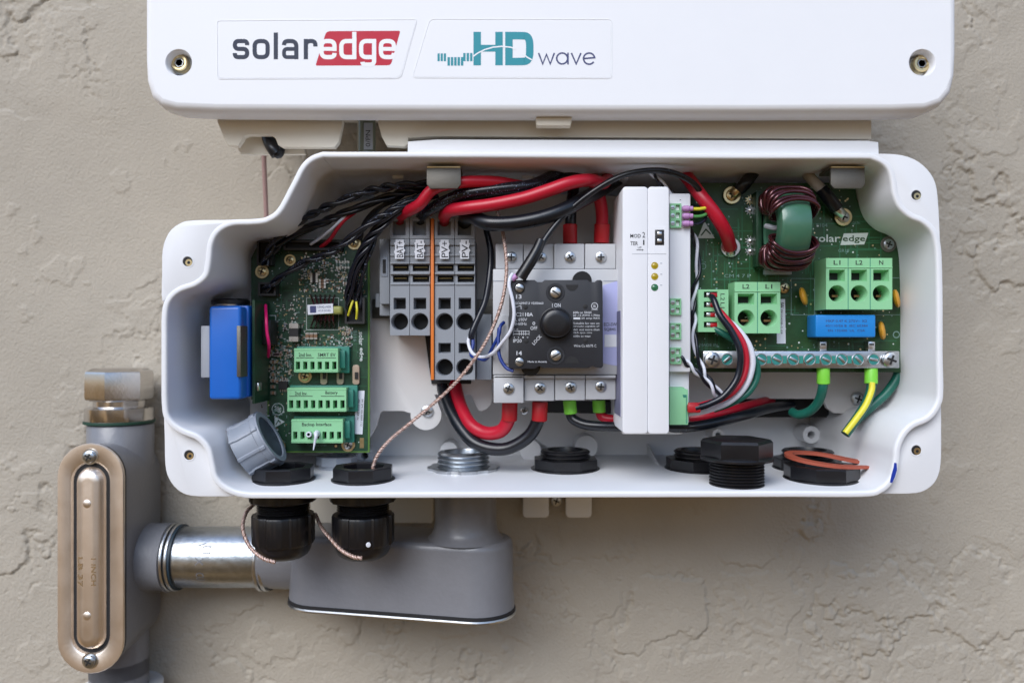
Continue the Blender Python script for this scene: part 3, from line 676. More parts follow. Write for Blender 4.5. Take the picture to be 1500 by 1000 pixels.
    # riser board behind the cell
    q = MB(); q.box(X(374, 90), X(374, 90)+4, 75, PD, Z(590, 90), Z(440, 90), PCBD); q.box(X(374, 90)+4.2, X(374, 90)+18, 110, PD, Z(505, 90), Z(468, 90), CHIP, 1); q.box(X(374, 90)+4.2, X(374, 90)+9, 80, 96, Z(572, 90), Z(560, 90), NICK, 2); q.build('riser_board', root)
    # module with white label
    q = MB(); q.pbox(458, 444, 490, 470, 132, PD, CHIP, 2); q.box(X(450, 118), X(500, 118), 118, 142, Z(460, 118), Z(448, 118), mat('yellow_tape', (.35, .36, .10), .4), 4, 3)
    for i in range(6): q.tube([P(455+i*7, 432, PD), P(458+i*6, 440, 132), P(462+i*5, 450, 128)], 1.6, ENAM, 6, 4)
    for i in range(6): q.tube([P(455+i*7, 480, PD), P(458+i*6, 472, 134), P(462+i*5, 462, 128)], 1.6, ENAM, 6, 4)
    tr = q.build('transformer', root)
    q = MB(); q.pprism([(450, 446.5), (487.5, 444.5), (488, 458.5), (451, 461)], 116.8, 118, STICK, .2, 1); text(q, 'S3042-M5R', 475, 449.5, 20, 3.2, 116.5, LOGOB, 1); text(q, 'A12 G1(0)', 475, 455, 18, 3.2, 116.5, LOGOB, 1)
    q.pbox(454, 448, 463, 458, 116.5, 116.7, LOGOB); q.build('sticker', tr)
    q = MB(); q.pprism([(523, 572), (534, 572), (531, 636), (518, 635)], PD-1.2, PD-.3, STICK, .2, 1); text(q, 'SN SM110X40R9 112', 530, 604, 40, 2.6, PD-1.5, INK, -93); text(q, 'PN 0112 AB 36', 525, 600, 30, 2.4, PD-1.5, INK, -93); q.build('sticker', root)
    smd(root, 434, 487, 13, 24, PD, 16, CHIP, 'y', 'inductor'); 
    for i in range(3): smd(root, 451+i*6, 492, 5, 9, PD, 5, TAN, 'y')
    for px in (475, 499, 522): 
        q = MB(); q.prism([(X(a, PD), Z(b, PD)) for a, b in rrect(px-5, 534, px+5, 563, 4)], PD-5, PD, mat('tan_slide_switch', (.45, .34, .25), .5), 1); q.pbox(px-2.4, 545, px+2.4, 555, PD-7, PD-4, CHIP); q.build('slide_switch', root)
    smd(root, 416, 564, 13, 12, PD, 6, CHIP, 'legs', 'chip'); smd(root, 461, 407, 10, 14, PD, 5, CHIP, 'x', 'chip'); smd(root, 405, 519, 10, 5, PD, 4, CHIP, 'y', 'chip')
    for i in range(6): smd(root, 401, 530+i*9, 7, 4.5, PD, 4, TAN, 'x')
    for i in range(3): smd(root, 473, 411+i*4.6, 9, 3.6, PD, 4, TAN, 'x')
    for i in range(5): smd(root, 494+i*4.2, 388, 2.4, 10, PD, 2.5, SILKD, 'y', 'resistor')
    n = 0
    while n < 80:
        reg = rnd.choice([(388, 505, 425, 560), (388, 505, 425, 560), (440, 372, 505, 425), (440, 372, 505, 425), (405, 440, 430, 500), (505, 480, 515, 505), (505, 410, 535, 440)])
        x = rnd.uniform(reg[0], reg[2]); y = rnd.uniform(reg[1], reg[3]); v = rnd.random() < .5
        a, b = rnd.choice([(4.6, 2.4), (3.4, 1.9), (5.5, 3)]); 
        smd(root, x, y, a if v else b, b if v else a, PD, 2+rnd.random()*2, rnd.choice([TAN, CHIP, mat('resistor_blue_grey', (.10, .13, .16), .4), mat('pale_chip', (.36, .30, .22), .5)]), 'x' if v else 'y', rnd.choice(['resistor', 'chip_capacitor'])); n += 1
    # black wire sockets
    for a, b, c, e in ((378, 413, 404, 433), (376, 352, 398, 388), (505, 436, 534, 474), (415, 352, 500, 366)):
        q = MB(); q.holed(X(a, 130), X(c, 130), Z(e, 130), Z(b, 130), 130, PD, [('r', X(a+3, 130), X(c-3, 130), Z(e-3, 130), Z(b+3, 130), 10)], CHIP); q.build('wire_socket', root)
    for px, py, r in ((425, 381, 6), (447, 551, 7), (408, 652, 7), (510, 651, 7), (519, 356, 7), (384, 398, 7)):
        screw(root, px, py, PD-1, r, ZINC if py > 600 else BRASS, washer=BRASS)
left_board()

# ------------------------------------------------------------------ right circuit board
RD = 105
def right_board():
    root = thing('circuit_board', 'right green circuit board with wound toroid, ground bar and printed logo', 'circuit board', P(1170, 545, RD))
    m = MB(); pts = [(1012, 268), (1252, 268), (1255, 290), (1262, 312), (1278, 328), (1300, 335), (1316, 344), (1323, 362), (1323, 545), (1012, 545)]
    m.pprism(pts, RD, RD+6, PCBG); rnd = random.Random(5)
    for k in range(420):
        x = rnd.uniform(1018, 1312); y = rnd.uniform(272, 538)
        if y < 350 and x > 1250: continue
        m.lathe([(rnd.choice([.8, 1.2, 1.6]), 0), (.01, .02)], P(x, y, RD-.2), (0, -1, 0), rnd.choice([SILK, SILKD, SILKD, BRASS]), 8)
    for k in range(230):
        x = rnd.uniform(1020, 1290); y = rnd.uniform(300, 535); L = rnd.uniform(10, 60); dd = RD-.05-.004*(k % 22)
        if rnd.random() < .4: m.add([P(x, y, dd), P(min(x+L, 1320), y, dd), P(min(x+L, 1320), y+1.5, dd), P(x, y+1.5, dd)], [(0, 1, 2, 3)], TRACE)
        else: m.add([P(x, y, dd), P(x+1.5, y, dd), P(x+1.5, min(y+L, 543), dd), P(x, min(y+L, 543), dd)], [(0, 1, 2, 3)], TRACE)
    # printed logo
    text(m, 'solar', 1211, 349, 38, 11, RD-.25, SILK, 0, .01)
    m.add([P(a, b, RD-.25) for a, b in ((1236, 342), (1272, 341), (1266, 358), (1231, 359))], [(0, 1, 2, 3)], SILK); text(m, 'edge', 1251, 350.5, 33, 11.5, RD-.6, PCBG, 0, .012)
    text(m, 'GR18', 1236, 367, 16, 4.5, RD-.2, SILKD); text(m, 'Q17+', 1254, 327, 10, 5, RD-.2, SILKD); text(m, 'CM 4 7 E', 1080, 404, 38, 5, RD-.2, SILKD); text(m, 'MADE IN', 1038, 505, 26, 4, RD-.2, SILKD); text(m, 'F104', 1204, 330, 16, 5, RD-.2, SILKD)
    m.add([P(a, b, RD-.25) for a, b in ((1032, 324), (1047, 349), (1022, 349))], [(0, 1, 2)], SILK); stroke(m, [(1027, 345), (1034, 336), (1041, 343)], 2, RD-.4, PCBG)
    for a, b, c, e in ((1159, 408, 1193, 461), (1195, 407, 1320, 461), (1108, 280, 1115, 390)):
        for q in (((a, b), (c, b)), ((c, b), (c, e)), ((c, e), (a, e)), ((a, e), (a, b))): stroke(m, q, .8, RD-.2, SILKD)
    stroke(m, circ(1030, 390, 4, 16), .8, RD-.2, SILKD, True); stroke(m, circ(1313, 490, 4.5, 16), 1.5, RD-.2, SILKD, True)
    m.build('board', root, 30)
    for px, py in ((1099, 293), (1099, 308), (1099, 353), (1099, 368)):
        q = MB(); q.lathe([(6.5*S(RD), 0), (6*S(RD), .5), (.01, .7)], P(px, py, RD-.2), (0, -1, 0), NICK if py > 300 else BRASS, 40, mod=lambda a: 1+.22*(1 if math.sin(a*10) > 0 else -1)); q.lathe([(3, 0), (2.5, 2), (.01, 3)], P(px, py, RD-.5), (0, -1, 0), NICK, 14); q.build('solder_pad', root)
    # toroid
    tc_ = Vector((X(1150, 56), 56, Z(335, 56)))
    q = MB(); hw = 23.5; ro, ri = 56, 30
    prof = [(ri, -hw+3), (ri+3, -hw), (ro-6, -hw), (ro-2, -hw+2), (ro, -hw+7), (ro, hw-7), (ro-2, hw-2), (ro-6, hw), (ri+3, hw), (ri, hw-3)]
    V = []; F = []; sg = 48; n = len(prof)
    for r, h in prof:
        for i in range(sg): a = 2*PI*i/sg; V.append((tc_.x+h, tc_.y+r*math.cos(a), tc_.z+r*math.sin(a)))
    for j in range(n):
        for i in range(sg): F.append((j*sg+i, ((j+1) % n)*sg+i, ((j+1) % n)*sg+(i+1) % sg, j*sg+(i+1) % sg))
    q.add(V, F, CORE); tor = q.build('choke', root, 40); o = tor
    for sgn in (1, -1):
        for i in range(12):
            q = MB(); a = math.radians(sgn*(122-i*(8.3 if sgn > 0 else 8.9))+180) ; loop = []
            g = 4+(i % 3)*1.3; W_ = hw+g+4; R1 = ro+4+(i % 2)*3; R0 = ri-3.5-(i % 2)*1.5
            sk = .05*sgn
            for t in range(28):
                th = 2*PI*t/28; ex = .55; cx_ = math.copysign(abs(math.cos(th))**ex, math.cos(th)); cr = math.copysign(abs(math.sin(th))**ex, math.sin(th))
                h = cx_*W_; r = (R1+R0)/2+cr*(R1-R0)/2; aa = a+sk*(h/hw)*.5+sgn*.20*(1-(h/W_)**2)*(cr > 0)
                loop.append(Vector((tc_.x+h, tc_.y+r*math.cos(aa), tc_.z+r*math.sin(aa))))
            q.tube(loop, 2.9, ENAM, 8, 2, closed=True); q.build('winding', o, 60)
    q = MB(); q.pbox(1108, 280, 1116, 390, 84, RD, PCBD, 1); q.box(tc_.x-30, tc_.x+26, 98, RD, tc_.z-58, tc_.z+56, PCBD, 2); q.build('choke_base', root)
    q = MB(); q.tube([P(1122, 331, 70), P(1135, 334, 50), P(1142, 332, 40)], 4, GREYC, 8); q.build('tie', o)
    q = MB(); q.pbox(1120, 393, 1160, 402, 96, RD, GREYC, 1); q.build('spacer', root)
    # big terminals
    def big(px0, py0, px1, py1, d0, n, labs, hole_y, circ_y, r):
        q = MB(); pw = (px1-px0)/n; hs = []
        for i in range(n):
            c = px0+pw*(i+.5); hs.append(('r', X(c-pw*.36, d0), X(c+pw*.36, d0), Z(hole_y[1], d0), Z(hole_y[0], d0), 20, 3.5)); hs.append(('c', X(c, d0), Z(circ_y, d0), r*S(d0), 34))
        q.holed(X(px0, d0), X(px1, d0), Z(py1, d0), Z(py0, d0), d0, RD, hs, GRNT)
        x0, x1 = X(px0, d0), X(px1, d0)
        for i in range(n):
            c = px0+pw*(i+.5); text(q, labs[i], c, py0+6.5, 10 if len(labs[i]) > 1 else 6, 6.5, d0-.3, INK, bold=.01)
            q.pbox(c-1.2, circ_y-2, c+r*.7, circ_y-1, d0+24, d0+29, ZINC); q.pbox(c-r*.6, circ_y+2, c+r*.3, circ_y+5, d0+26, d0+31, mat('copper_contact', (.5, .22, .12), .4, .8))
            if i: q.box(X(px0+pw*i, d0)-.5, X(px0+pw*i, d0)+.5, d0-.25, d0, Z(py1, d0), Z(py0, d0), TEAL)
        q.box(x0, x1, d0-1.2, d0+2, Z(py0+13, d0), Z(py0+14.2, d0), GRNT)
        return q.build('terminal_block', root, 30)
    big(1210, 378, 1307, 453, 58, 3, ['L1', 'L2', 'N'], (395, 412), 430, 12.5)
    big(1076, 413, 1143, 488, 68, 2, ['L2', 'L1'], (430, 446), 466, 12.5)
    q = MB(); d0 = 72; hs = [('r', X(1031, d0), X(1051, d0), Z(y+9, d0), Z(y, d0), 9, 1) for y in (427, 441.5, 456, 471)]
    q.holed(X(1023, d0), X(1067, d0), Z(486, d0), Z(424, d0), d0, RD, hs, GRNT)
    for y in (427, 441.5, 456, 471): q.pbox(1035, y+2, 1046, y+8, d0+3, d0+9, NICK, .8); q.pbox(1041, y+2, 1051, y+8, d0+1, d0+9, REDF, 1)
    text(q, 'L2', 1058.5, 435, 10, 6, d0-.3, INK, -90); text(q, 'L1', 1058.5, 447, 8, 6, d0-.3, INK, -90); q.build('terminal_block', root, 30)
    # blue capacitor, discs, sticker
    q = MB(); q.pbox(1195, 461, 1283, 494, 66, RD, BLUC, 2.5, 3)
    text(q, 'MKP 0.47 K 275V~ X2', 1240, 470, 60, 3.5, 65.7, LOGOB); text(q, '40/110/56 B  IEC 60384', 1240, 477, 62, 3.2, 65.7, LOGOB); text(q, 'EN 132400  UL  CSA', 1240, 484, 54, 3.2, 65.7, LOGOB); q.build('film_capacitor', root)
    for px, py, rot in ((1177, 434, 25), (1313, 437, 20), (1292, 484, 15)):
        q = MB(); a = math.radians(rot); c = P(px, py, 88); nrm = Vector((math.cos(a), -.45, math.sin(a)*.6)).normalized()
        q.lathe([(0.01, -5), (8, -4.6), (13, -3), (15, 0), (13, 3), (8, 4.6), (.01, 5)], c, nrm, VARI, 26); q.build('varistor', root, 60)
    q = MB(); q.pprism([(1138, 438), (1150, 438), (1151, 503), (1138, 503)], RD-1.2, RD-.4, STICK); text(q, 'SN 7F1043B-2 09', 1145, 466, 46, 2.6, RD-1.5, INK, -90); text(q, 'SW', 1146, 447, 8, 5, RD-1.5, INK, -90); q.build('sticker', root)
    # ground bar
    q = MB(); q.pbox(1030, 514, 1318, 539, 78, 96, ZINC, 1.5); bar = q.build('ground_bar', root)
    q = MB()
    cols = [1065, 1092, 1115, 1138, 1162, 1186, 1210, 1233, 1257, 1280]
    for k, px in enumerate(cols):
        r = 9.2
        q = MB(); c = P(px, 526.5, 77.6); q.ring(r*.82*S(78), r*S(78), -1, .8, c, (0, -1, 0), ZINC, 24); q.lathe([(r*.82*S(78), .2), (.01, .25)], c, (0, -1, 0), mat('screw_shadow_teal', (.05, .30, .28), .35, .4), 24)
        M = Matrix.Translation(c+Vector((0, -.6, 0))) @ Matrix.Rotation(math.radians(rnd.choice([10, 30, -40, 50, 75, -20])), 4, 'Y')
        q.box(-r*.72, r*.72, -.8, .8, -2.2, 2.2, ZINC, .5, M=M); q.build('screw', bar)
    for i in range(6):
        q = MB(); a = cols[i+2]; q.pbox(a+8.5, 521, a+14.5, 532, 77.5, 78, mat('bar_teal_paint', (.03, .24, .20), .5)); q.build('paint_patch', bar)
    for px in (1043, 1304): screw(bar, px, 527, 77, 12, ZINC)
    for px in (1206, 1277): q = MB(); q.pbox(px-5, 500, px+5, 514, 90, RD, NICK, 1); q.pbox(px-3.4, 503, px+3.4, 505.5, 89.5, 92, CHIP); q.build('pin', root)
    screw(root, 1301, 358, RD-1, 8, STEEL, washer=SATIN); screw(root, 1148, 422, RD-1, 8, BRASS); screw(root, 1072, 286, RD-4, 9, BRASS, washer=BRASS); screw(root, 1235, 318, RD-4, 9, ZINC, washer=BRASS); screw(root, 1070, 362, RD-3, 10, ZINC, washer=NICK)
right_board()

# ------------------------------------------------------------------ rail terminals
def din(label, px0, px1, long_, tagtxt, group='grey rail terminals'):
    d0 = 118; q0 = thing('rail_terminal', label, 'terminal block', P((px0+px1)/2, 556 if long_ else 490, 180), group)
    c = (px0+px1)/2; hw = (px1-px0)/2
    q = MB(); b = 556 if long_ else 491
    x0, x1 = X(px0+.4, d0), X(px1-.4, d0)
    holes = [('r', X(c-hw*.62, d0), X(c+hw*.62, d0), Z(453, d0), Z(436, d0), 20, 2), ('c', X(c, d0), Z(471, d0), 13*S(d0), 26)]
    if long_: holes += [('r', X(c-hw*.62, d0), X(c+hw*.62, d0), Z(517, d0), Z(502, d0), 20, 2), ('c', X(c, d0), Z(538, d0), 13*S(d0), 26)]
    q.holed(x0, x1, Z(b, d0), Z(416, d0), d0, 200, holes, DING)
    # slotted middle
    q.holed(x0, x1, Z(416, d0)+.01, Z(384, d0), d0+3, 200, [('r', X(px0+4, d0), X(px1-1.5, d0), Z(y+10, d0), Z(y, d0), 12) for y in (387, 403)], DING)
    for y in (387, 403): q.pbox(px0+7, y+4, px1-4, y+5, d0+10, d0+12, mat('dull_brass', (.35, .26, .10), .4, .8))
    for y in (384, 399.5, 415): q.pbox(px0+.4, y, px1-.4, y+2.2, d0-2, d0+3, DING, .5)
    # marker land and upper funnel
    q.box(x0, x1, d0+2, 200, Z(384, d0), Z(350, d0), DING, .6); q.pbox(px0+.4, 350, px1-.4, 359, d0-2, d0+4, DING, .8); q.pbox(px0+.4, 372, px1-.4, 375, d0-.5, d0+4, DING, .5)
    q.holed(x0, x1, Z(350, d0), Z(319, d0), d0-3, 134, [('r', X(c-hw*.7, d0), X(c+hw*.62, d0), Z(345, d0), Z(323, d0), 28, 2.5)], DING)
    q.build('housing', q0, 30)
    t = MB(); jag = [(c-6+px, y) for px, y in ((0, 351), (12, 351), (12, 355), (13.5, 357), (12, 360), (12, 364), (14, 367), (12, 370), (12, 379), (-1, 379), (-1, 372), (-2.5, 369), (-1, 366), (-1, 360), (-2, 356), (0, 354))]
    t.pprism(jag, d0-4.6, d0-3.2, STICK); text(t, tagtxt, c+.2, 365, 24, 9.5, d0-4.9, INK, 90, .004); t.build('marker_tag', q0)
din('grey rail terminal tagged BAT+ beside the end bracket', 571, 600, False, 'BAT+'); din('grey rail terminal tagged BAT- next to the orange divider', 600, 630, False, 'BAT-')
din('tall grey rail terminal tagged PV+ right against the orange divider', 636.5, 666, True, 'PV+'); din('tall grey rail terminal tagged PV- on the end of the row', 666, 696, True, 'PV-')
q = MB(); q.pprism([(631, 320), (635.5, 320), (635.5, 556), (631, 556)], 114, 200, ORANGE, .5); tag(q.build('divider_plate'), 'thin orange divider plate between the short and tall grey terminals', 'divider')
q = MB(); q.pbox(556, 350, 570.5, 445, 132, 200, DING, 1); q.pbox(558, 376, 568, 405, 130.5, 133, GPVC, .8); q.pbox(560.5, 380, 565, 400, 129.5, 131, DIND); q.pbox(556, 438, 571, 462, 150, 200, DING, 1); q.pbox(550, 430, 556, 450, 160, 200, DING, 1)
tag(q.build('end_bracket'), 'narrow grey end bracket clamped beside the first rail terminal', 'bracket')
q = MB(); q.pbox(545, 438, 915, 466, 196, 204, SATIN, .8); tag(q.build('mounting_rail'), 'steel rail running behind the grey terminals', 'rail')
q = MB(); q.pprism([(617, 450), (640, 450), (640, 562), (632, 562)], 201, 204, DIND); q.pprism([(632, 555), (690, 555), (690, 562), (632, 562)], 200.5, 203, DIND); q.pprism([(698, 460), (720, 460), (720, 556), (698, 556)], 150, 203, GPVC, 1); tag(q.build('adapter_and_cutout_shade'), 'grey adapter block and dark sheets painted as cutout shade under the tall grey terminals', 'bracket')  # near-black sheets painted as the shade of a cutout in the plate

# ------------------------------------------------------------------ disconnect switch
def switch():
    root = thing('disconnect_switch', 'light grey four pole switch with black rotary front block', 'switch', P(813, 590, 150))
    q = MB(); q.pbox(722, 394, 905, 549, 70, 195, BRKW, 1.5); q.pbox(722, 411, 744, 412, 69.5, 71, GPVC); q.pbox(884, 411, 905, 412, 69.5, 71, GPVC); q.pbox(722, 548.2, 904, 549.2, 69, 71, DIND)
    q.pbox(733, 462, 745, 532, 66, 71, BRKW, .8); q.build('housing', root)
    for k, (a, b) in enumerate(((726, 766), (767, 811), (812, 856), (857, 902))):
        q = MB(); d0 = 92 if k < 2 else 82
        q.pbox(a, 357, b, 393.5, d0, 190, BRKW, 1.5); q.build('pole_top', root); screw(root, (749, 792, 835, 880)[k], 377, d0, 8.4, ZINC, rot=30*k)
    for k, (a, b) in enumerate(((723, 767), (768, 812), (813, 857), (858, 902))):
        q = MB(); d0 = 66 if k == 0 else 76
        q.pbox(a, 550, b, 590 if k < 1 else 588-k, d0, 190, BRKW, 1.5); 
        q.pbox(a, 549.5, b, 553.5, 66, 72, BRKW, .6); q.build('pole_base', root); screw(root, (745, 791, 836, 880)[k], 569-k, d0, 8.4, ZINC, rot=20+25*k)
    q = MB(); q.pprism([(883, 418), (905, 411), (905, 536), (883, 532)], 69.5, 70.2, LILAC); text(q, 'ECI-SW', 894, 475, 19, 5, 69.2, INK, 0, .01); text(q, 'SQ84S', 893.5, 482.5, 17, 5, 69.2, INK, 0, .01); q.pbox(885.5, 490, 903, 508, 69.0, 69.6, STICK); q.build('sticker', root)
    d0 = 30; q = MB(); pts = [(746, 411), (764, 410), (783, 410), (787, 413), (794, 413), (798, 410), (860, 410), (864, 413), (871, 413), (875, 410), (880, 410), (882.5, 412), (883.5, 536), (881, 539), (873, 538), (868, 536), (862, 539), (795, 539), (790, 536), (783, 540), (752, 540), (745, 538)]
    q.pprism(pts, d0, 69, BLKS, 1.2); q.lathe([(15, 0), (15, 8), (.01, 8)], P(852, 412, 64), (0, -1, 0), BLK, 28); q.lathe([(15, 0), (15, 8), (.01, 8)], P(777, 536, 64), (0, -1, 0), BLK, 28)
    p = MB(); e = d0-.35
    for s_, cx, cy, w_, h_, r_, bo in (('13', 760, 434.5, 8, 6, 0, .02), ('IEC60947-3 VDE0660', 775, 444, 42, 3.4, 0, .01), ('AC21', 758.5, 460.5, 16, 5.5, 0, 0), ('10A', 775, 460.5, 11.5, 5.5, 0, .025), ('LL 690V', 762, 468, 20, 4.4, 0, 0), ('50-60Hz', 761.5, 474, 20, 4.4, 0, 0), ('IP20', 758, 499, 12.5, 5, 0, .01),
        ('14', 760.5, 517, 8, 6, 0, .02), ('Made in Austria', 787, 529.5, 28, 2.8, 0, .01), ('I ON', 815, 447, 12.5, 5.5, 0, .01), ('0', 782, 473.5, 4, 5, 0, .01), ('OFF', 782, 480.5, 10, 5.5, 0, .01), ('LOCK', 786.5, 497.5, 17, 5, 48, .01),
        ('600v ac 50/60', 853, 457.5, 27, 3.3, 0, .01), ('20 -12 AWG 1,7Nm', 859, 461.8, 39, 3.3, 0, .01), ('25 amp RK5', 865, 466.3, 27, 3.3, 0, .01), ('Suitable for use on', 859, 473.3, 38, 3.1, 0, 0), ('circuits capable of', 859, 478, 38, 3.1, 0, 0), ('del. not more than', 859, 482.6, 38, 3.1, 0, 0), ('5kA sym. rms', 853.5, 487.4, 27, 3.1, 0, 0), ('600v ac max', 852.5, 492.1, 25, 3.1, 0, 0),
        ('Wire Cu 60/75 C', 857, 506.3, 33, 3.8, 0, 0), ('AC 15', 755, 482.3, 8, 2.6, 0, 0), ('UL', 871, 448.2, 4, 4, 0, .03), ('LISTED', 871, 453.3, 9, 1.8, 0, .01)):
        text(p, s_, cx, cy, w_, h_, e, PRW, r_, bo)
    p.pbox(840, 464.7, 850, 467.7, e, d0, PRW); stroke(p, circ(871, 448, 4.6, 20), .9, e, PRW, True)
    for y in (485, 489): stroke(p, [(752, y), (775, y)], .7, e, PRW)
    for x in (752, 760.5, 764, 767, 770, 775): stroke(p, [(x, 484), (x, 491)], .6, e, PRW)
    for i in range(4): text(p, '4210'[i], 753+i*6.6, 494, 2, 2.2, e, PRW)
    for r in range(4): stroke(p, [(828.5+0, 0), (828.5, 0)], .1, e, PRW) if False else None
    # white wing print near 13
    stroke(p, [(755, 450), (763, 447.5), (763.5, 453)], .8, e, PRW)
    blk = q.build('contact_block', root, 40); p.build('print', blk)
    for px, py in ((770, 450), (857.5, 449), (771, 499.5), (858, 499)):
        h = MB(); h.lathe([(3.7, 0), (3.2, .3), (.01, .3)], P(px, py, d0), (0, -1, 0), DIND, 18); h.build('pin_hole', blk)
    for px, py in ((838, 417), (838, 528)):
        h = MB(); c = circ(px, py, 9, 20, 0, 180) if py < 500 else circ(px, py+4, 10, 20, 180, 360); h.pprism([(a, b) for a, b in c], d0-.3, d0+1, DIND); h.build('slot', blk)
    for px, py in ((813.5, 428.5), (814, 520.5)):
        h = MB(); h.ring(10.5, 14, 0, .8, P(px, py, d0), (0, -1, 0), BLKS, 28); h.lathe([(10.6, .2), (.01, .3)], P(px, py, d0), (0, -1, 0), DIND, 28); cross_screw(h, X(px, d0), Z(py, d0), d0-.3, 8.2, NICK, '-', 35 if py < 500 else -30); h.build('screw', blk)
    for px, py in ((761, 422), (761, 530)):
        h = MB(); h.pprism(circ(px, py, 8.5, 20), d0-.25, d0+1, DIND); cross_screw(h, X(px, d0), Z(py, d0), d0-.4, 6.5, ZINC, '-', 20); h.build('screw', blk)
    k = MB(); o = P(814, 474, d0)
    k.ring(22, 25, 0, 1.5, o, (0, -1, 0), BLK, 40); k.lathe([(22.3, 0), (22.3, 14), (21.5, 17), (19, 19), (12, 19.6), (.01, 19.8)], o, (0, -1, 0), BLK, 40, mod=lambda a: 1-.05*max(0, math.cos(a-PI/2))**8); k.build('knob', blk, 50)
switch()

# ------------------------------------------------------------------ white control module
def module():
    root = thing('control_module', 'tall white plastic module with small black setting switch and three indicator lights', 'module', P(946, 635, 60))
    d0 = 10
    for a, b in ((912, 948.7), (949.1, 980)):
        q = MB(); q.pprism(rrect(a, 273.5, b, 635, 5), d0, 118, MODW, 1.0, 3); q.build('cover_half', root, 40)
    q = MB(); q.pbox(948, 276, 949.6, 633, d0+2, 100, GREYC); q.build('seam', root)
    q = MB(); q.box(X(911, 30)+2, X(911, 30)+20, 100, 190, Z(628, 30), Z(290, 30), PLATE, 1); q.box(X(911.5, 10)-.5, X(911.5, 10)+1, 30, 100, Z(610, 30), Z(455, 30), mat('shaded_side_label', (.17, .17, .27), .5)); q.build('side_label', root)  # label colour darkened to carry the shade on the module's left side
    q = MB(); q.pbox(958, 332, 975, 372, d0-.3, d0+2, MODW); q.pbox(959.5, 336.5, 973, 359, d0-.8, d0+1, CHIP, .4); q.pbox(963, 339.5, 969.5, 345, d0-2.2, d0, NICK, .6); q.pbox(963, 350, 969.5, 355.5, d0-2.2, d0, NICK, .6); q.build('setting_switch', root)
    p = MB(); e = d0-.35
    text(p, 'MOD', 931, 345.5, 15.5, 5.5, e, INK, bold=.01); text(p, '2', 943, 344, 4, 8, e, INK); text(p, 'TER', 929, 356.5, 11, 5.5, e, INK, bold=.01); text(p, '1', 943, 355, 2, 7.5, e, INK); text(p, 'UP', 937, 362.5, 5.5, 2.8, e, INK)
    stroke(p, [(932.5, 366), (941, 366)], .9, e, INK); p.add([P(a, b, e) for a, b in ((941, 364.6), (942.5, 366), (941, 367.4))], [(0, 1, 2)], INK)
    for y in (330.5, 371.5): p.pbox(926, y, 976, y+.5, e, d0, GREYC) if y > 350 else None
    for y in (387, 403, 419): p.pbox(967, y-2, 970, y-1, e, d0, GREYC)
    p.build('print', root)
    for y, m_ in ((389, LEDY), (405, LEDY), (421, LEDG)):
        q = MB(); o = P(959, y, d0); q.ring(3.8, 5.3, -.5, .5, o, (0, -1, 0), m_, 24, bev=.2); q.lathe([(4, .1), (3, .8), (.01, 1.1)], o, (0, -1, 0), m_, 20); q.build('indicator_lamp', root)
    q = MB(); q.pbox(980.5, 283, 1012, 545, 55, 190, MODW, 3); q.pbox(980.5, 538, 1010, 620, 70, 190, MODW, 3); q.pbox(912, 600, 1000, 636, 100, 190, PLATE, 2); q.build('base_housing', root)
    for y0, n in ((298, 3), (437, 2), (473, 2), (509, 2)):
        h = n*11.5+1; q = MB(); q.holed(X(982, 50), X(998, 50), Z(y0+h, 50), Z(y0, 50), 50, 60, [('r', X(990, 50), X(996, 50), Z(y0+2+k*11.5+8, 50), Z(y0+2+k*11.5, 50), 6, .5) for k in range(n)], GRNT)
        for k in range(n): q.lathe([(3.2, 0), (3.2, 1), (.01, 1.2)], P(985.5, y0+6+k*11.5, 50), (0, -1, 0), ZINC, 16); q.pbox(983, y0+5.6+k*11.5, 988, y0+6.4+k*11.5, 48.6, 49.2, DIND)
        q.build('plug_terminal', root)
    q = MB(); q.pbox(981, 570, 1008, 622, 48, 110, GRNT, 1); q.pbox(981, 567, 1003, 573, 54, 110, GRNT, 1.5); q.pprism([(1000, 578), (1006, 578), (1006, 620), (1005, 620), (1005, 582), (1001, 582)], 47.6, 48.2, TEAL); q.build('power_plug', root)
module()

# ------------------------------------------------------------------ cables
G = 'thick power cables twisted across the top'
cable('power_cable', 'thick red cable that plugs into the terminal tagged BAT+', [(586, 336, 150), (586, 322, 136), (590, 313, 105), (602, 307, 74), (616, 298, 55), (632, 279, 48), (655, 270, 44), (690, 266, 44), (730, 267, 52), (765, 273, 70), (800, 276, 95), (850, 262, 140)], 9, RED, group=G, seg=18)
cable('power_cable', 'thick black printed cable that plugs into the terminal tagged BAT-', [(616, 336, 150), (616, 322, 136), (621, 313, 108), (634, 305, 80), (652, 295, 64), (680, 284, 56), (730, 277, 50), (775, 272, 52), (800, 262, 70), (830, 250, 110), (860, 244, 160)], 9, BLKP, group=G, seg=18)
cable('power_cable', 'thick red cable that plugs into the terminal tagged PV+', [(652, 336, 150), (651, 322, 134), (652, 314, 98), (660, 308, 68), (680, 305, 50), (720, 300, 40), (765, 291, 34), (800, 280, 30), (835, 268, 30), (862, 264, 40), (884, 268, 70), (890, 255, 130), (880, 240, 180)], 10, RED, group=G, seg=18)
cable('power_cable', 'thick black cable that plugs into the terminal tagged PV-', [(682, 338, 150), (681, 324, 134), (684, 318, 98), (694, 318, 70), (715, 327, 50), (750, 327, 44), (790, 320, 42), (825, 308, 46), (855, 292, 60), (880, 278, 90), (905, 262, 150)], 11.5, BLKG, group=G, seg=18)
cable('power_cable', 'thick black cable along the top behind the two red ones', [(660, 300, 90), (700, 290, 80), (760, 282, 80), (810, 272, 90), (850, 250, 100), (900, 244, 150)], 9, BLKG, group=G, seg=16)
None and cable('power_cable', 'x', [(840, 245, 170), (800, 300, 110), (810, 325, 95), (780, 345, 98)], 5, BLKG, group=G)
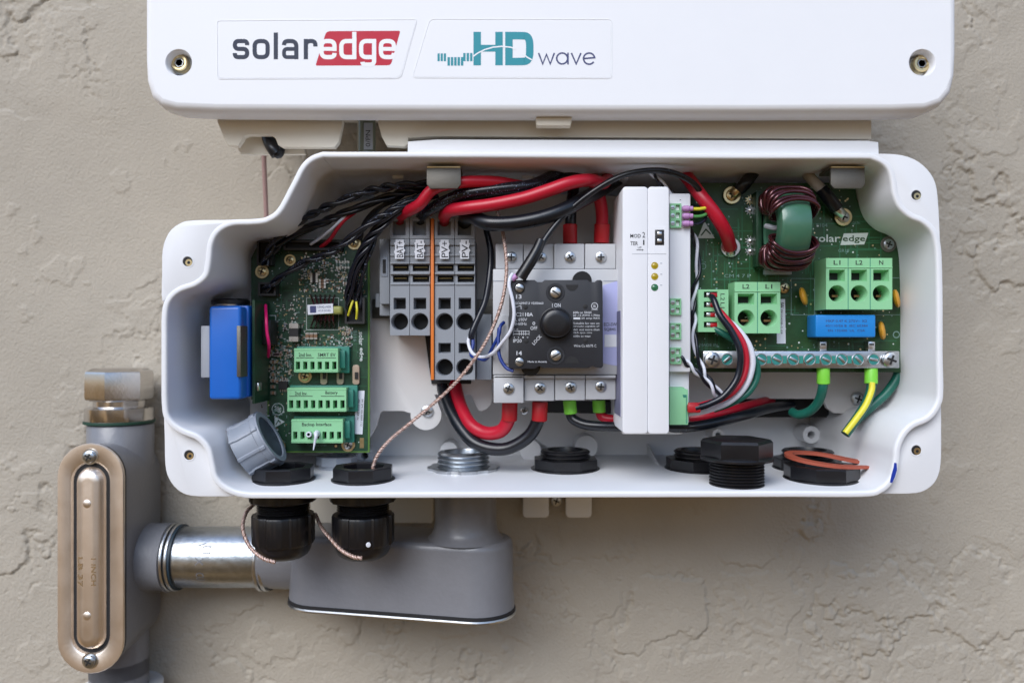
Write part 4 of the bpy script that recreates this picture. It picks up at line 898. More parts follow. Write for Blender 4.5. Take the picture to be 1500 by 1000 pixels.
def ferr_cable(name, label, pts, r, m, fm, fr, f0, f1, cat='cable', group=None):
    root = thing(name, label, cat, P(*pts[0]), group); cable('insulation', None, pts, r, m, root, seg=16)
    q = MB(); a, b = P(*f0), P(*f1); ax = b-a; q.lathe([(fr*.96, 0), (fr, 1), (fr, ax.length-1), (fr*.9, ax.length)], a, ax, fm, 20); q.build('ferrule', root, 40); return root
G2 = 'ferruled cables in the four pole switch'
ferr_cable('switch_cable', 'black cable with dark red ferrule entering the top of the third pole', [(835, 345, 115), (836, 320, 112), (838, 290, 120), (845, 255, 150)], 9, BLKG, REDF, 11.5, (835, 357, 112), (835, 329, 112), group=G2)
ferr_cable('switch_cable', 'red cable with red ferrule entering the top of the last pole', [(880, 345, 112), (882, 315, 108), (877, 285, 100), (868, 262, 100), (860, 240, 130)], 10, RED, REDF, 12.5, (881, 356, 112), (882, 328, 110), group=G2)
ferr_cable('switch_cable', 'red cable looping up into the bottom of the first pole', [(747, 592, 110), (746, 610, 112), (735, 630, 122), (712, 634, 135), (690, 622, 150), (676, 598, 175), (668, 570, 200), (664, 540, 225)], 11, RED, REDF, 12.5, (747, 586, 108), (746, 616, 110), group=G2)
ferr_cable('switch_cable', 'black cable looping up into the bottom of the second pole', [(790, 592, 110), (789, 612, 112), (775, 638, 118), (745, 656, 125), (715, 656, 132), (690, 644, 142), (668, 615, 165), (652, 580, 195), (645, 550, 225)], 10.5, BLKG, REDF, 12.5, (791, 588, 108), (790, 616, 110), group=G2)
ferr_cable('switch_cable', 'black cable with lime ferrule curving behind the white module', [(835, 600, 125), (838, 612, 125), (855, 621, 118), (880, 624, 112), (915, 625, 112), (960, 626, 115), (1010, 625, 90), (1050, 618, 95), (1090, 608, 120), (1125, 598, 170), (1160, 592, 230)], 8, BLKG, LIMEF, 10.5, (834, 586, 122), (836, 606, 122), group=G2)
ferr_cable('switch_cable', 'red cable with lime ferrule curving behind the white module', [(878, 600, 135), (882, 610, 135), (900, 614, 130), (950, 614, 130), (1010, 613, 110), (1045, 607, 110), (1075, 600, 130), (1110, 590, 180), (1130, 585, 230)], 7.5, RED, LIMEF, 10.5, (877, 586, 132), (878, 604, 132), group=G2)
q = MB(); q.pprism([(790, 588), (907, 588), (907, 606), (790, 604)], 180, 203, DIND); tag(q.build('shadow_block'), 'near-black block painted as the shade under the switch poles', 'bracket')  # solid dark block put in as the shade below the poles
# copper braid
COPL = mat('copper_braid_pale', (.66, .50, .44), .35, .5, var=.15)
COPD = mat('copper_braid_dark', (.30, .17, .13), .4, .5, var=.2)
def braid(label, pts):
    o = twisted('braided_cable', label, pts, 6, 1.95, 1.0, 10, [COPL, COPD, COPL, COPB, COPL], cat='cable')
    cable('core', None, pts, 2.35, COPB, o)
braid('copper braided cable slanting from the top down into the rear black nut', [(699, 240, 190), (706, 255, 160), (722, 290, 110), (733, 325, 90), (739, 355, 66), (742, 395, 56), (737, 435, 50), (724, 475, 48), (704, 513, 50), (672, 555, 62), (636, 590, 76), (600, 620, 84), (570, 645, 88), (552, 668, 90), (545, 690, 90), (543, 705, 90)])
braid('copper braided loop around the left black cable gland', [(372, 738, 120), (360, 752, 92), (356, 775, 70), (366, 800, 58), (385, 817, 48), (403, 823, 46)])
braid('copper braided loop hanging between the two black cable glands', [(462, 752, 120), (470, 770, 100), (484, 788, 70), (500, 805, 50), (518, 815, 40), (530, 817, 38)])
# arc sleeve
cable('sleeved_cable', 'thin flat black cable arching over the white module to the switch', [(768, 405, 26), (785, 378, 30), (800, 348, 40), (830, 312, 44), (870, 280, 36), (910, 258, 30), (950, 250, 28), (985, 253, 32), (1015, 268, 46), (1030, 290, 70), (1034, 310, 92)], 4.6, BLKG)
q = MB(); q.tube([P(762, 407, 28), P(771, 392, 28), P(785, 368, 32), P(792, 352, 36)], [9.5, 6.5], BLK, 14, 6); q.tube([P(750, 409, 28), P(757, 404, 28)], 4.5, PURP, 12, 2)
tag(q.build('cable_sleeve', None, 60), 'flared black sleeve end with purple ferrule at the top of the switch block', 'sleeve')
# red to board
ferr_cable('board_cable', 'thick red cable bending down onto the right circuit board', [(985, 242, 150), (1005, 258, 90), (1025, 285, 64), (1048, 315, 60), (1063, 340, 72), (1070, 362, 98)], 10.5, RED, NICK, 8, (1070, 372, 102), (1070, 360, 96))
ferr_cable('board_cable', 'thick black cable with gold ring lug screwed near the toroid', [(1082, 279, 90), (1092, 268, 85), (1104, 252, 100), (1118, 236, 140)], 10, BLKG, BRASS, 8, (1074, 284, 98), (1084, 276, 90))
ferr_cable('board_cable', 'white cable in black sleeve screwed down beside the printed logo', [(1225, 305, 85), (1214, 290, 78), (1203, 276, 78)], 10.5, BLKG, NICK, 8, (1233, 314, 96), (1224, 304, 88))
cable('white_cable', 'white cable coming from the top rim into the black sleeve', [(1205, 279, 78), (1192, 266, 84), (1180, 252, 110), (1172, 238, 160)], 8.5, mat('off_white_cable', (.55, .50, .45), .45))
# four coloured
G3 = 'four coloured wires curving beside the module'
for nm, lb, pts, mm in (('black', 'black wire with red ferrule curving in front of the coloured wires', [(1041, 433, 78), (1046, 440, 66), (1055, 462, 56), (1072, 486, 50), (1084, 515, 46), (1081, 550, 46), (1062, 578, 44), (1040, 591, 44), (1018, 598, 44)], BLKW),
        ('red', 'red wire curving between the black and the white wire', [(1045, 447, 80), (1056, 458, 66), (1072, 477, 60), (1089, 504, 56), (1093, 535, 55), (1083, 563, 54), (1060, 583, 53), (1015, 597, 54)], RED),
        ('white', 'white wire curving between the red and the green wire', [(1045, 459, 80), (1062, 467, 68), (1082, 484, 62), (1098, 508, 60), (1102, 535, 60), (1091, 566, 62), (1068, 588, 64), (1035, 601, 66), (1008, 605, 70)], WHTW),
        ('green', 'green wire outermost of the curved coloured wires', [(1041, 478, 80), (1058, 488, 72), (1085, 505, 70), (1106, 528, 70), (1109, 552, 70), (1096, 575, 70), (1072, 590, 72), (1045, 600, 74)], GRNW)):
    root = thing('coloured_wire', lb, 'wire', P(*pts[0]), G3); cable('insulation', None, pts, 5.0, mm, root, seg=14)
    if nm in ('black', 'red'):
        dy = 0 if nm == 'black' else -2; q = MB(); q.box(X(1007, 44), X(1026, 44), 40+(-dy)*4, 50-dy*4, Z(604+dy, 44), Z(592+dy, 44), REDF, 2, 2); q.build('ferrule', root)
# earth wires
G4 = 'earth wires under the ground bar'
ferr_cable('earth_wire', 'green earth wire with lime ferrule hooking to the left', [(1206, 552, 92), (1205, 568, 92), (1199, 588, 105), (1186, 602, 120), (1170, 607, 135), (1160, 603, 150)], 7.4, GRNW, LIMEF, 10, (1206, 537, 90), (1206, 562, 92), 'wire', G4)
r_ = ferr_cable('earth_wire', 'yellow and green striped earth wire pointing down', [(1276, 552, 88), (1276, 570, 86), (1268, 592, 82), (1254, 614, 80), (1238, 636, 78)], 7.4, GRNW, LIMEF, 10, (1276, 537, 90), (1276, 562, 88), 'wire', G4)
q = MB(); q.tube([P(1277.5, 560, 82), P(1276.5, 572, 80), P(1268, 593, 76.5), P(1253.5, 614, 74), P(1238, 634, 72.5)], 4.8, YELW, 12, 8); q.build('yellow_stripe', r_, 60)
cable('earth_wire', 'dark green wire running behind the striped earth wire', [(1318, 540, 115), (1312, 556, 115), (1298, 576, 112), (1280, 592, 110), (1264, 606, 110), (1250, 620, 112)], 7.6, GRNW, group=G4, cat='wire')
# purple ferrule wires
G5 = 'small wires with purple ferrules'
for k, (mm, lb, e) in enumerate(((YELW, 'yellow wire in the top purple ferrule', [(1026, 306, 52), (1036, 303, 56), (1040, 296, 64), (1036, 290, 80)]), (mat('mid_green_wire', (.08, .30, .08), .4), 'green wire in the middle purple ferrule', [(1024, 317, 54), (1035, 313, 60), (1041, 303, 72), (1036, 292, 88)]), (BLKW, 'black wire in the lowest purple ferrule', [(1022, 328, 54), (1032, 322, 60), (1034, 310, 70), (1028, 298, 80)]))):
    y = 306+k*11; root = thing('signal_wire', lb, 'wire', P(1000, y, 50), G5); cable('insulation', None, [(1008, y, 50)]+e, 2.6, mm, root)
    q = MB(); q.lathe([(2.6, 0), (4.6, 3), (4.6, 10), (3.6, 11), (4, 16), (2.6, 17)], P(999, y-.5, 48), (1, 0, 0), PURP, 16); q.build('ferrule', root)
twisted('twisted_pair', 'black and white twisted pair beside the module running down the board edge', [(1008, 335, 70), (1018, 350, 80), (1022, 375, 84), (1023, 400, 84), (1017, 430, 84), (1016, 465, 80), (1017, 500, 76), (1023, 525, 74), (1033, 550, 74), (1052, 572, 80), (1066, 584, 90)], 2, 2.8, 2.6, 62, [BLKW, WHTW])
twisted('twisted_pair', 'short black and white twisted pair leaving the lowest green plug', [(996, 524, 52), (1008, 533, 54), (1020, 545, 56), (1034, 558, 60), (1048, 575, 66), (1062, 590, 76)], 2, 2.8, 2.6, 40, [BLKW, WHTW])
twisted('twisted_pair', 'black and white wire tips dropping onto the top of the module', [(955, 252, 60), (962, 262, 56), (972, 270, 64), (985, 284, 66), (996, 296, 58)], 2, 2.6, 2.3, 60, [BLKW, WHTW])
# thin white / blue by the switch
cable('thin_white_wire', 'thin white wire looping down the left edge of the black switch block', [(751, 401, 28), (747, 408, 24), (746, 420, 22), (751, 440, 20), (753, 462, 20), (748, 484, 24), (737, 500, 32), (722, 517, 50), (706, 523, 80), (692, 517, 100), (686, 502, 112), (688, 492, 118)], 2.7, WHTW, cat='wire')
cable('thin_blue_wire', 'thin dark blue wire crossing under the copper cable', [(738, 472, 60), (733, 478, 52), (731, 490, 50), (722, 508, 56), (712, 526, 72), (700, 524, 90), (690, 520, 104), (693, 505, 112), (692, 492, 118)], 2.7, BLUW, cat='wire')
cable('thin_blue_wire', 'thin dark blue wire curling into the lower left of the switch block', [(731, 480, 52), (730, 500, 48), (732, 522, 44), (741, 538, 40), (752, 543, 36)], 2.7, BLUW, cat='wire')
cable('black_sleeve', 'black sleeved wire running down between grey terminals and switch', [(712, 335, 150), (719, 370, 140), (717, 405, 130), (711, 440, 124), (702, 462, 120), (692, 485, 116), (690, 496, 116)], 5.2, BLKW, cat='wire')
# left harnesses
HG = 'twisted black wire bundles above the left circuit board'
B3 = [BLKW]; B4 = [BLKP, BLKW, BLKP]
twisted('wire_bundle', 'topmost printed black twisted bundle running to the top clip', [(388, 388, 128), (392, 372, 122), (405, 350, 112), (432, 327, 98), (469, 308, 84), (500, 295, 78), (528, 284, 74), (560, 276, 72), (594, 271, 76), (650, 268, 90)], 2, 3.4, 3.9, 64, B4, HG)
twisted('wire_bundle', 'second black twisted bundle just below the topmost one', [(396, 372, 134), (415, 352, 126), (440, 339, 116), (462, 330, 108), (495, 316, 100), (528, 302, 94), (568, 289, 92), (600, 280, 94), (640, 276, 100)], 3, 3.7, 3.6, 120, B3, HG)
twisted('wire_bundle', 'black twisted bundle sloping down to the lower left socket', [(388, 424, 130), (403, 412, 120), (418, 401, 112), (445, 385, 104), (473, 374, 98), (497, 362, 92), (517, 346, 86), (550, 322, 80), (594, 300, 80), (640, 284, 96)], 2, 3.0, 3.9, 72, B4, HG)
twisted('wire_bundle', 'thick black bundle dropping to the socket beside the first rail terminal', [(515, 455, 134), (513, 430, 124), (518, 400, 112), (530, 370, 104), (545, 344, 96), (566, 322, 88), (590, 304, 84), (630, 282, 96)], 4, 5.4, 3.3, 150, B3, HG)
twisted('wire_bundle', 'loose black bundle hanging right of the thick dropping one', [(525, 450, 136), (526, 418, 126), (534, 385, 114), (545, 352, 108), (560, 325, 104), (580, 305, 100), (605, 292, 98), (640, 276, 105)], 3, 4.4, 3.1, 170, B4, HG)
twisted('wire_bundle', 'short black bundle in the gap behind the others below the clip', [(524, 350, 140), (535, 328, 125), (552, 308, 115), (580, 290, 110), (620, 270, 120)], 2, 3, 3.4, 90, B3, HG)
cable('thin_white_wire', 'thin white wire end poking down to the upper left socket', [(455, 358, 134), (470, 348, 118), (485, 336, 104), (500, 322, 100), (515, 310, 105)], 2.3, WHTW, cat='wire')
cable('thin_red_wire', 'thin red wire beside the white one above the left board', [(470, 362, 136), (484, 350, 120), (494, 335, 106), (506, 321, 102), (520, 311, 106)], 3.2, RED, cat='wire')
cable('magenta_wire', 'bright magenta wire bowed beside the blue cell', [(389, 447, 120), (390, 465, 100), (391, 485, 96), (394, 505, 100), (393, 522, 130)], 2.6, MAG, cat='wire')
cable('yellow_wire', 'short yellow wire in the black socket near the thick bundle', [(510, 462, 130), (513, 452, 122), (517, 440, 124)], 1.9, YELW, cat='wire')
cable('yellow_wire', 'short yellow green wire beside it nearer the board edge', [(522, 467, 130), (523, 455, 122), (522, 442, 126)], 1.9, YELW, cat='wire')
q = MB(); o = P(452.5, 636, 112); q.ring(2.4, 4.6, -4, 3, o, (0, -1, 0), WHTW, 18); q.lathe([(2.4, 1), (.01, 1)], o, (0, -1, 0), BLUW, 12); o = P(463, 635, 110); q.tube([o+Vector((0, 6, 0)), o, o+Vector((1, -4, -3)), P(461, 648, 106), P(459, 659, 104)], [5.2, .8], WHTW, 12, 5)
tag(q.build('wire_stub', None, 50), 'two trimmed white wire ends sticking out of the lowest left header', 'wire')

# ------------------------------------------------------------------ fittings on the enclosure floor
FZ = -220.5     # floor height of the enclosure interior
def px_at(px, d): return X(px, d)
def octm(n, k=.035): return lambda a: 1-k+k*math.cos(a*n)
def threads(mb, x, y, z0, z1, r, m, n=5, seg=36):
    pr = [(r*.7, z0)]
    for i in range(n):
        h = (z1-z0)/n; pr += [(r*.93, z0+h*i), (r, z0+h*(i+.35)), (r, z0+h*(i+.6)), (r*.93, z0+h*(i+.98))]
    pr += [(r*.88, z1), (r*.74, z1+.3), (r*.72, z1-2)]; pr.append((r*.70, z0+(z1-z0)*.3)); pr.append((.01, z0+(z1-z0)*.3))
    mb.lathe(pr[1:], (x, y, 0), (0, 0, 1), m, seg)
FD = 182
for px, lb in ((828, 'black threaded plug with white washer behind the switch cables'), (1024, 'black threaded plug half hidden by the loose hex plug'), (1183, 'black threaded plug behind the red gasket')):
    t = thing('threaded_plug', lb, 'plug', (X(px, FD), FD, FZ), 'black plugs in the enclosure floor'); x = X(px, FD)
    q = MB(); q.ring(50, 65, -.5, 1.6, (x, FD, FZ), (0, 0, 1), WHITE, 40); q.build('washer', t)
    q = MB(); q.ring(40, 58, 1, 8, (x, FD, FZ), (0, 0, 1), BLK, 40); q.ring(40, 56, 7, 24, (x, FD, FZ), (0, 0, 1), BLK, 8, PI/8); q.build('locknut', t, 30)
    q = MB(); threads(q, x, FD, FZ+18, FZ+38, 42, BLK, 3); q.build('thread', t, 30)
t = thing('threaded_connector', 'silver threaded metal connector with notched locknut on the floor', 'connector', (X(679, FD), FD, FZ)); x = X(679, FD)
q = MB(); threads(q, x, FD, FZ, FZ+35, 44, STEEL, 5, 40); q.build('thread', t, 30)
q = MB(); q.ring(45, 59, .5, 10, (x, FD, FZ), (0, 0, 1), ZINC, 64, mod=lambda a: 1+.035*(1 if math.sin(a*8) > -.6 else -1)); q.build('locknut', t, 25)
# cable glands with locknuts
GD = 92
for px, lb, by in ((415, 'black cable gland with ribbed cap nearest the blue cell', 1.0), (532, 'black cable gland with a white dot through which the copper cable passes', .93)):
    x = X(px, GD); t = thing('cable_gland', lb, 'cable gland', (x, GD, FZ-10), 'black cable glands through the enclosure floor')
    q = MB(); q.ring(34, 50, .5, 5, (x, GD, FZ), (0, 0, 1), BLK, 40); q.ring(34, 48.5, 4, 24, (x, GD, FZ), (0, 0, 1), BLK, 8, PI/8+.1, bev=1.2); q.lathe([(34.2, 12), (.01, 12)], (x, GD, FZ), (0, 0, 1), DIND, 32); q.build('locknut', t, 30)
    z = FZ-9
    q = MB(); q.lathe([(30, 0), (52, 0), (52, -19), (50, -21), (38, -22), (38, -24), (41, -26), (38, -28), (41, -30), (38, -32), (41, -34), (38, -36), (41, -38), (38, -40), (36, -50)], (x, GD, z), (0, 0, 1), BLK, 36, mod=None); q.lathe([(50, -1), (54, -3), (54, -20), (50, -21)], (x, GD, z), (0, 0, 1), BLK, 6, .2); q.build('body', t, 30)
    q = MB(); q.lathe([(38, -40), (46, -42), (47, -45), (47, -84), (45, -88)], (x, GD, z), (0, 0, 1), BLK, 96, mod=lambda a: (1+.008*(1 if math.sin(a*40) > 0 else -1))*(1.03 if math.cos(a*8) > -.6 else .985)); q.lathe([(44, -87), (43, -96), (39, -104), (32, -109), (24, -110), (22, -107), (.01, -107)], (x, GD, z), (0, 0, 1), BLK, 40)
    cap = q.build('cap', t, 30)
    if px == 532: q = MB(); q.lathe([(4, 0), (3.4, 1.2), (.01, 1.6)], (x+16, GD-44.5, z-80), (.25, -1, 0), STICK, 16); q.build('paint_dot', cap)
# loose hex plug
t = thing('hex_plug', 'loose black hex head plug standing on its threads at the rim', 'plug', (X(1078, 50), 50, FZ)); x = X(1079, 48)
q = MB(); pr = [(.01, 0), (36, 0), (39, 1.5)]
for i in range(8): pr += [(37.5, 2+i*4.6), (41, 3.6+i*4.6), (41, 4.6+i*4.6), (37.5, 6.3+i*4.6)]
pr += [(36, 41)]; q.lathe(pr, (x, 48, FZ-.3), (0, 0, 1), BLK, 40); q.build('thread', t, 30)
q = MB(); q.lathe([(50, 40), (54, 41), (54, 44), (52, 46)], (x, 48, FZ), (0, 0, 1), BLK, 40); q.lathe([(53, 45), (53.5, 47), (53.5, 68), (50, 72), (46, 73), (.01, 73)], (x, 48, FZ), (0, 0, 1), BLK, 6, .35); q.build('head', t, 25)
# loose locknut and gasket
x = X(1203, 92); q = MB(); q.ring(40, 58, 0, 6, (x, 92, FZ), (0, 0, 1), BLK, 48); q.ring(40, 57, 5, 26, (x, 92, FZ), (0, 0, 1), BLK, 8, .3, bev=1.5); tag(q.build('locknut', None, 30), 'loose black octagonal locknut lying under the red gasket', 'nut')
q = MB(); sg = 64; V = []; F = []
for i in range(sg):
    a = 2*PI*i/sg; c, s_ = math.cos(a), math.sin(a)
    f = 1+.22*max(0, c)**5
    for r, h in ((1, -2.2), (1, 2.2), (.80, 2.2), (.80, -2.2)):
        rx = 62*r if c < 0 else (62*r*f+20*max(0, c)**4); px_ = x+4+rx*c; py_ = 88+46*(r-(1-r)*.35)*s_*(1-.3*max(0, c)**2); zz = FZ+32+.10*(py_-60)+h+5*(-c)*1.2-(4*max(0, c)**3)
        V.append((px_, py_, zz))
for i in range(sg):
    for k in range(4): F.append((i*4+k, ((i+1) % sg)*4+k, ((i+1) % sg)*4+(k+1) % 4, i*4+(k+1) % 4))
q.add(V, F, SILIC); tag(q.build('gasket', None, 35), 'brick red silicone gasket ring bent over the loose locknut', 'gasket')
# grey small locknut
x = X(493, 195); q = MB(); q.ring(22, 30, 0, 11, (x, 195, FZ), (0, 0, 1), GPVC, 36); q.ring(22, 34, 10, 26, (x, 195, FZ), (0, 0, 1), GPVC, 8, .2, bev=1.2); q.lathe([(22.2, 6), (.01, 6)], (x, 195, FZ), (0, 0, 1), DIND, 24); tag(q.build('locknut', None, 30), 'small blue grey plastic nut between the two black gland nuts', 'nut')
# grey cap leaning in the corner
c = P(395, 640, 92); ax = Vector((.84, .02, .46)).normalized(); q = MB()
q.lathe([(44, 0), (45, 2), (45, 8), (43, 10), (43, 36), (45, 40), (45, 46), (.01, 48)], c, -ax, GPVC, 160, mod=lambda a: 1+.05*(1 if math.sin(a*9+.5) > .8 else 0))
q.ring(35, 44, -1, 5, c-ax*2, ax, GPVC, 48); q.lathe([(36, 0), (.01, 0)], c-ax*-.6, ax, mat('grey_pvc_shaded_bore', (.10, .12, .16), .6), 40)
tag(q.build('bushing', None, 40), 'grey plastic ribbed bushing leaning in the lower corner of the box', 'bushing')

# ------------------------------------------------------------------ conduit at left
def conduit_left():
    cx = X(177, 285); cd_ = 285
    root = thing('elbow_fitting', 'grey conduit fitting with oblong copper toned cover at far left', 'conduit fitting', (cx, cd_, Z(1000, cd_)))
    q = MB(); zt, zb = Z(672, cd_), Z(990, cd_)
    x0, x1 = cx-56, cx+58
    pts = lambda g: [(X(a, 200), Z(b, 200)) for a, b in []]
    # stadium shaped chamber growing from the cover back to the tube
    pc = (cx, (Z(650, 188)+Z(981, 188))/2); hh = (Z(650, 188)-Z(981, 188))/2; R = 54
    def stad(r, h, n=14):
        L = []
        for k in range(n+1): a = PI*k/n; L.append((pc[0]+r*math.cos(a), pc[1]+h-r+r*math.sin(a)))
        for k in range(n+1): a = PI+PI*k/n; L.append((pc[0]+r*math.cos(a), pc[1]-h+r+r*math.sin(a)))
        return L
    A = [(stad(R, hh), 190), (stad(R+1, hh), 194), (stad(R+2, hh-4), 240), (stad(R+3, hh-10), 320), (stad(R-12, hh-24), 344)]
    n = len(A[0][0]); V = [(x, y, z) for L, y in A for x, z in L]; F = [(j*n+i, (j+1)*n+i, (j+1)*n+(i+1) % n, j*n+(i+1) % n) for j in range(len(A)-1) for i in range(n)]+[tuple(range(n))]
    q.add(V, F, GPAINT)
    q.lathe([(56, 0), (56, 73), (54, 75), (50, 75)], (cx, cd_, Z(672, cd_)-10), (0, 0, 1), GPAINT, 40); q.lathe([(50, 0), (50, 120)], (cx-3, cd_, Z(1060, cd_)), (0, 0, 1), GPAINT, 40); q.lathe([(50, 0), (50, 90)], (cx-3, cd_, Z(985, cd_)), (0, 0, 1), GPAINT, 40)
    zc = Z(815, 275); q.lathe([(86, 20), (72, 30), (63, 42), (60, 60), (60, 92), (62, 96), (56, 97)], (cx, 275, zc), (1, 0, 0), GPAINT, 40); q.build('housing', root, 50)
    # gasket + cover plate with raised centre
    g = MB()
    g.prism([(x, z) for x, z in stad(R+1.5, hh+1)], 184, 190, GASK); g.build('gasket', root)
    g = MB(); A = [(stad(R+2, hh+2), 184.5), (stad(R+2.4, hh+2.4), 181), (stad(R+1, hh+1), 179), (stad(R-18, hh-26), 178.5), (stad(R-19.5, hh-27.5), 179.5), (stad(R-21, hh-29), 180), (stad(R-25, hh-33), 187), (stad(R-28, hh-36), 187), (stad(R-34, hh-43), 174), (stad(R-38, hh-47), 171), (stad(R-46, hh-57), 170)]
    V = [(x, y, z) for L, y in A for x, z in L]; F = [(j*n+i, (j+1)*n+i, (j+1)*n+(i+1) % n, j*n+(i+1) % n) for j in range(len(A)-1) for i in range(n)]+[tuple(range(n)), tuple((len(A)-1)*n+i for i in range(n))]
    g.add(V, F, PLATEM); 
    for z in (pc[1]+hh-98, pc[1]-hh+98): g.lathe([(7, 0), (6, .8), (.01, 1)], (pc[0]-1, 170, z), (0, -1, 0), PLATEM, 20)
    for s_, dx, w_ in (('1 INCH', 10, 46), ('LB 37', -12, 50)):
        V_, F_ = textmesh(s_, .02); xs = [v[0] for v in V_]; ys = [v[1] for v in V_]; a0, a1, b0, b1 = min(xs), max(xs), min(ys), max(ys)
        g.add([(pc[0]+dx+((y-b0)/(b1-b0)-.5)*8, 169.6, pc[1]-20-((x-a0)/(a1-a0)-.5)*w_) for x, y in V_], F_, DIEC)
    pl = g.build('cover_plate', root, 40)
    for z in (pc[1]+hh-20, pc[1]-hh+20):
        h = MB(); h.lathe([(13.5, 0), (13.5, 1.4), (.01, 1.5)], (pc[0], 178.7, z), (0, -1, 0), ZINC, 28); cross_screw(h, pc[0], z, 177.2, 10.5, STEEL, 'x', 30, 6); h.build('screw', pl)
    # compression nut above
    f = thing('compression_fitting', 'metal hex compression nut fitting on top of the grey conduit body', 'fitting', (cx, cd_, Z(620, cd_)))
    h = MB(); z1 = Z(617, cd_); h.lathe([(50, 0), (57, 1), (58, 4), (57.5, 25), (52, 27), (44, 29), (44, 44)], (cx-2, cd_, z1), (0, 0, 1), DIEC, 48, mod=lambda a: 1+.008*math.sin(a*60)); h.build('collar', f, 30)
    h = MB(); h.lathe([(50, 38), (56, 41), (57, 46), (57, 86), (55, 91), (46, 96), (40, 97), (30, 97)], (cx-2, cd_, z1), (0, 0, 1), DIEC, 6, .02); h.build('hex_nut', f, 25)
    h = MB(); h.lathe([(52, -3), (60, -2), (60, 2), (52, 2.5)], (cx-2, cd_, z1), (0, 0, 1), mat('dark_green_seal', (.01, .05, .03), .6), 40); h.build('seal', f)
    p = MB(); p.lathe([(70, 0), (72, 3), (72, 60), (50, 60)], (cx, cd_, Z(1052, cd_)), (0, 0, 1), PLATE, 40); tag(p.build('pipe_collar', None, 40), 'pale collar ring under the left conduit body at the bottom edge', 'collar')
    # nipple
    x2 = cx+96
    f = thing('coupling', 'silver galvanised coupling pipe between the two grey conduit bodies', 'coupling', (x2+60, 275, zc-50))
    xe = X(408, 262)
    h = MB(); L = xe-x2; h.lathe([(52, 10), (53.5, 20), (54, L*.5), (53.5, L-26), (52, L-14)], (x2, 275, zc), (1, 0, 0), STEEL, 48)
    for s_, fx, hz, w_ in (('W', .36, 30, 16), ('X', .36, 6, 14), ('M', .42, 26, 14), ('CU', .36, -22, 16)):
        V_, F_ = textmesh(s_, .0); xs = [v[0] for v in V_]; ys = [v[1] for v in V_]; a0, a1, b0, b1 = min(xs), max(xs), min(ys), max(ys)
        R3 = []
        for x_, y_ in V_:
            t_ = hz-((x_-a0)/(a1-a0)-.5)*w_; an = t_/54; R3.append((x2+L*fx+((y_-b0)/(b1-b0)-.5)*14, 275-54.4*math.cos(an), zc+54.4*math.sin(an)))
        h.add(R3, F_, GPAINT)
    h.build('pipe', f, 50)
    for a, b in ((0, 7), (9, 16), (L-34, L-27), (L-25, L-17)):
        h = MB(); h.lathe([(54, a), (59, a+.6), (60, a+2), (60, b-2), (59, b-.6), (54, b)], (x2, 275, zc), (1, 0, 0), ZINC, 44); h.build('lock_ring', f, 40)
    for a, b in ((15.5, 20), (L-17, L-12)):
        h = MB(); h.lathe([(53, a), (58, a+.5), (58, b-.5), (53, b)], (x2, 275, zc), (1, 0, 0), mat('blue_black_seal', (.01, .03, .05), .5), 44); h.build('seal', f, 40)
    return zc, xe
zc, xe = conduit_left()
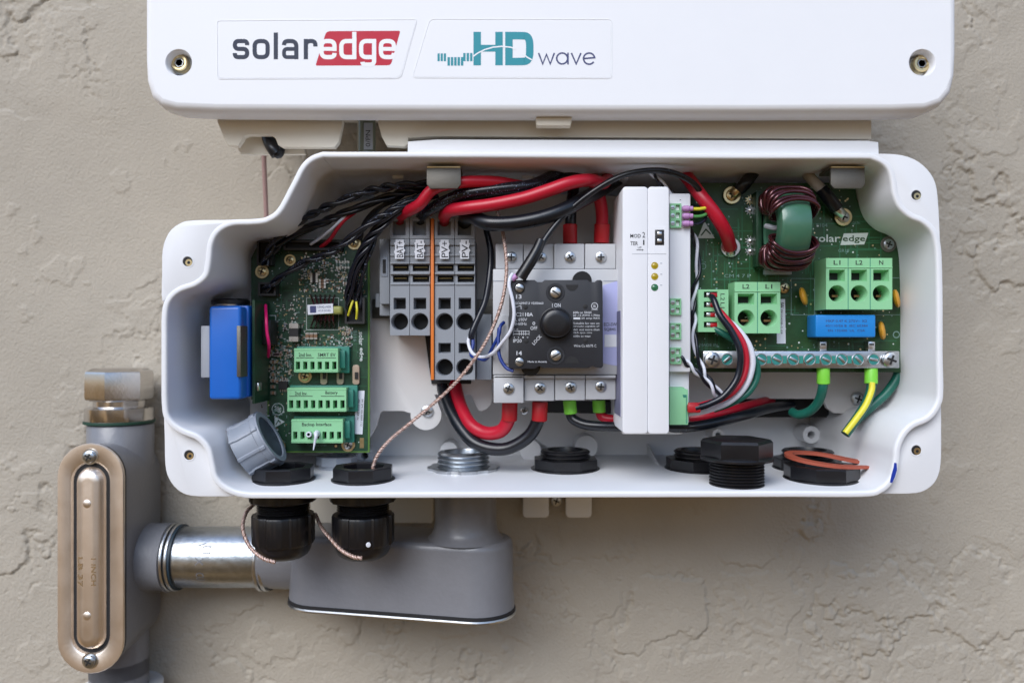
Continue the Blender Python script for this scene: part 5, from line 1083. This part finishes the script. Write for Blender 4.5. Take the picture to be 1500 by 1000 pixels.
def conduit_right():
    xr, yr = X(682, FD), FD; xl, yl = X(434, 200), 240
    root = thing('elbow_fitting', 'grey conduit fitting under the box with its cover facing down', 'conduit fitting', (X(600, 200), 220, -449))
    R = 60; zt, zb = -330, -445
    cA = Vector((xl+42, yl-2)); cB = Vector((xr+20, yr-2)); ax = (cB-cA).normalized(); nr = Vector((-ax.y, ax.x))
    def stad(r, n=14):
        L = []
        for k in range(n+1): a = -PI/2+PI*k/n; L.append(cB+ax*(r*math.cos(a))+nr*(r*math.sin(a)))
        for k in range(n+1): a = PI/2+PI*k/n; L.append(cA+ax*(r*math.cos(a))+nr*(r*math.sin(a)))
        return L
    q = MB(); A = [(stad(R+3), zb), (stad(R+1), zb+30), (stad(R), zt-12), (stad(R-1.2), zt-5), (stad(R-4.5), zt-1.2), (stad(R-10), zt)]
    def loft(q, A, m):
        n = len(A[0][0]); q.add([(v.x, v.y, z) for L, z in A for v in L], [(j*n+i, (j+1)*n+i, (j+1)*n+(i+1) % n, j*n+(i+1) % n) for j in range(len(A)-1) for i in range(n)]+[tuple(range(n)), tuple((len(A)-1)*n+i for i in range(n))], m)
    loft(q, A, GPAINT)
    q.lathe([(66, 0), (58, 7), (54, 16), (52, 30), (52, 91)], (xr, yr, zt-2), (0, 0, 1), GPAINT, 44)
    q.lathe([(53, 0), (53, 70)], (xe-22, 268, zc), (1, -.1, 0), GPAINT, 40)
    q.build('housing', root, 50)
    g = MB(); loft(g, [(stad(R+4), zb-6), (stad(R+4.4), zb-3), (stad(R+4), zb)], GASK); g.build('gasket', root)
    g = MB(); loft(g, [(stad(R+2), zb-12), (stad(R+5), zb-11), (stad(R+5.8), zb-8.5), (stad(R+5), zb-6)], ZINC); g.build('cover_plate', root)
conduit_right()
# brackets behind the box
t = thing('wall_bracket', 'two white rounded feet of the wall bracket showing below the box', 'bracket', P(817, 758, 315))
for a, b in ((766, 804), (829, 867)):
    q = MB(); q.pprism(rrect(a, 650, b, 758, 6), 318, 332, WHITE, 2); q.build('foot', t)
screw(t, 815, 733, 330, 8, ZINC)
q = MB(); q.pprism(rrect(455, 640, 634, 766, 4), 328, 340, CREAM, 2); tag(q.build('backing_plate'), 'flat cream backing plate on the wall behind the black glands', 'plate')
for i, (px, py) in enumerate(((685, 189), (731, 182.5), (1003, 186))):
    pass

m = MB(); rnd = random.Random(21)
for k in range(46):
    x = rnd.gauss(640, 60) if k < 30 else rnd.uniform(400, 1280); d = rnd.uniform(20, 250); sz = rnd.uniform(.5, 1.4)
    m.box(X(x, 150)-sz, X(x, 150)+sz, d-sz, d+sz, FZ-.2, FZ+sz*.7, DIND if k % 4 else CREAM, M=None)
tag(m.build('debris'), 'fine dark crumbs and plastic shavings scattered on the white box floor', 'debris', kind='stuff')
SC.render.engine = 'CYCLES'
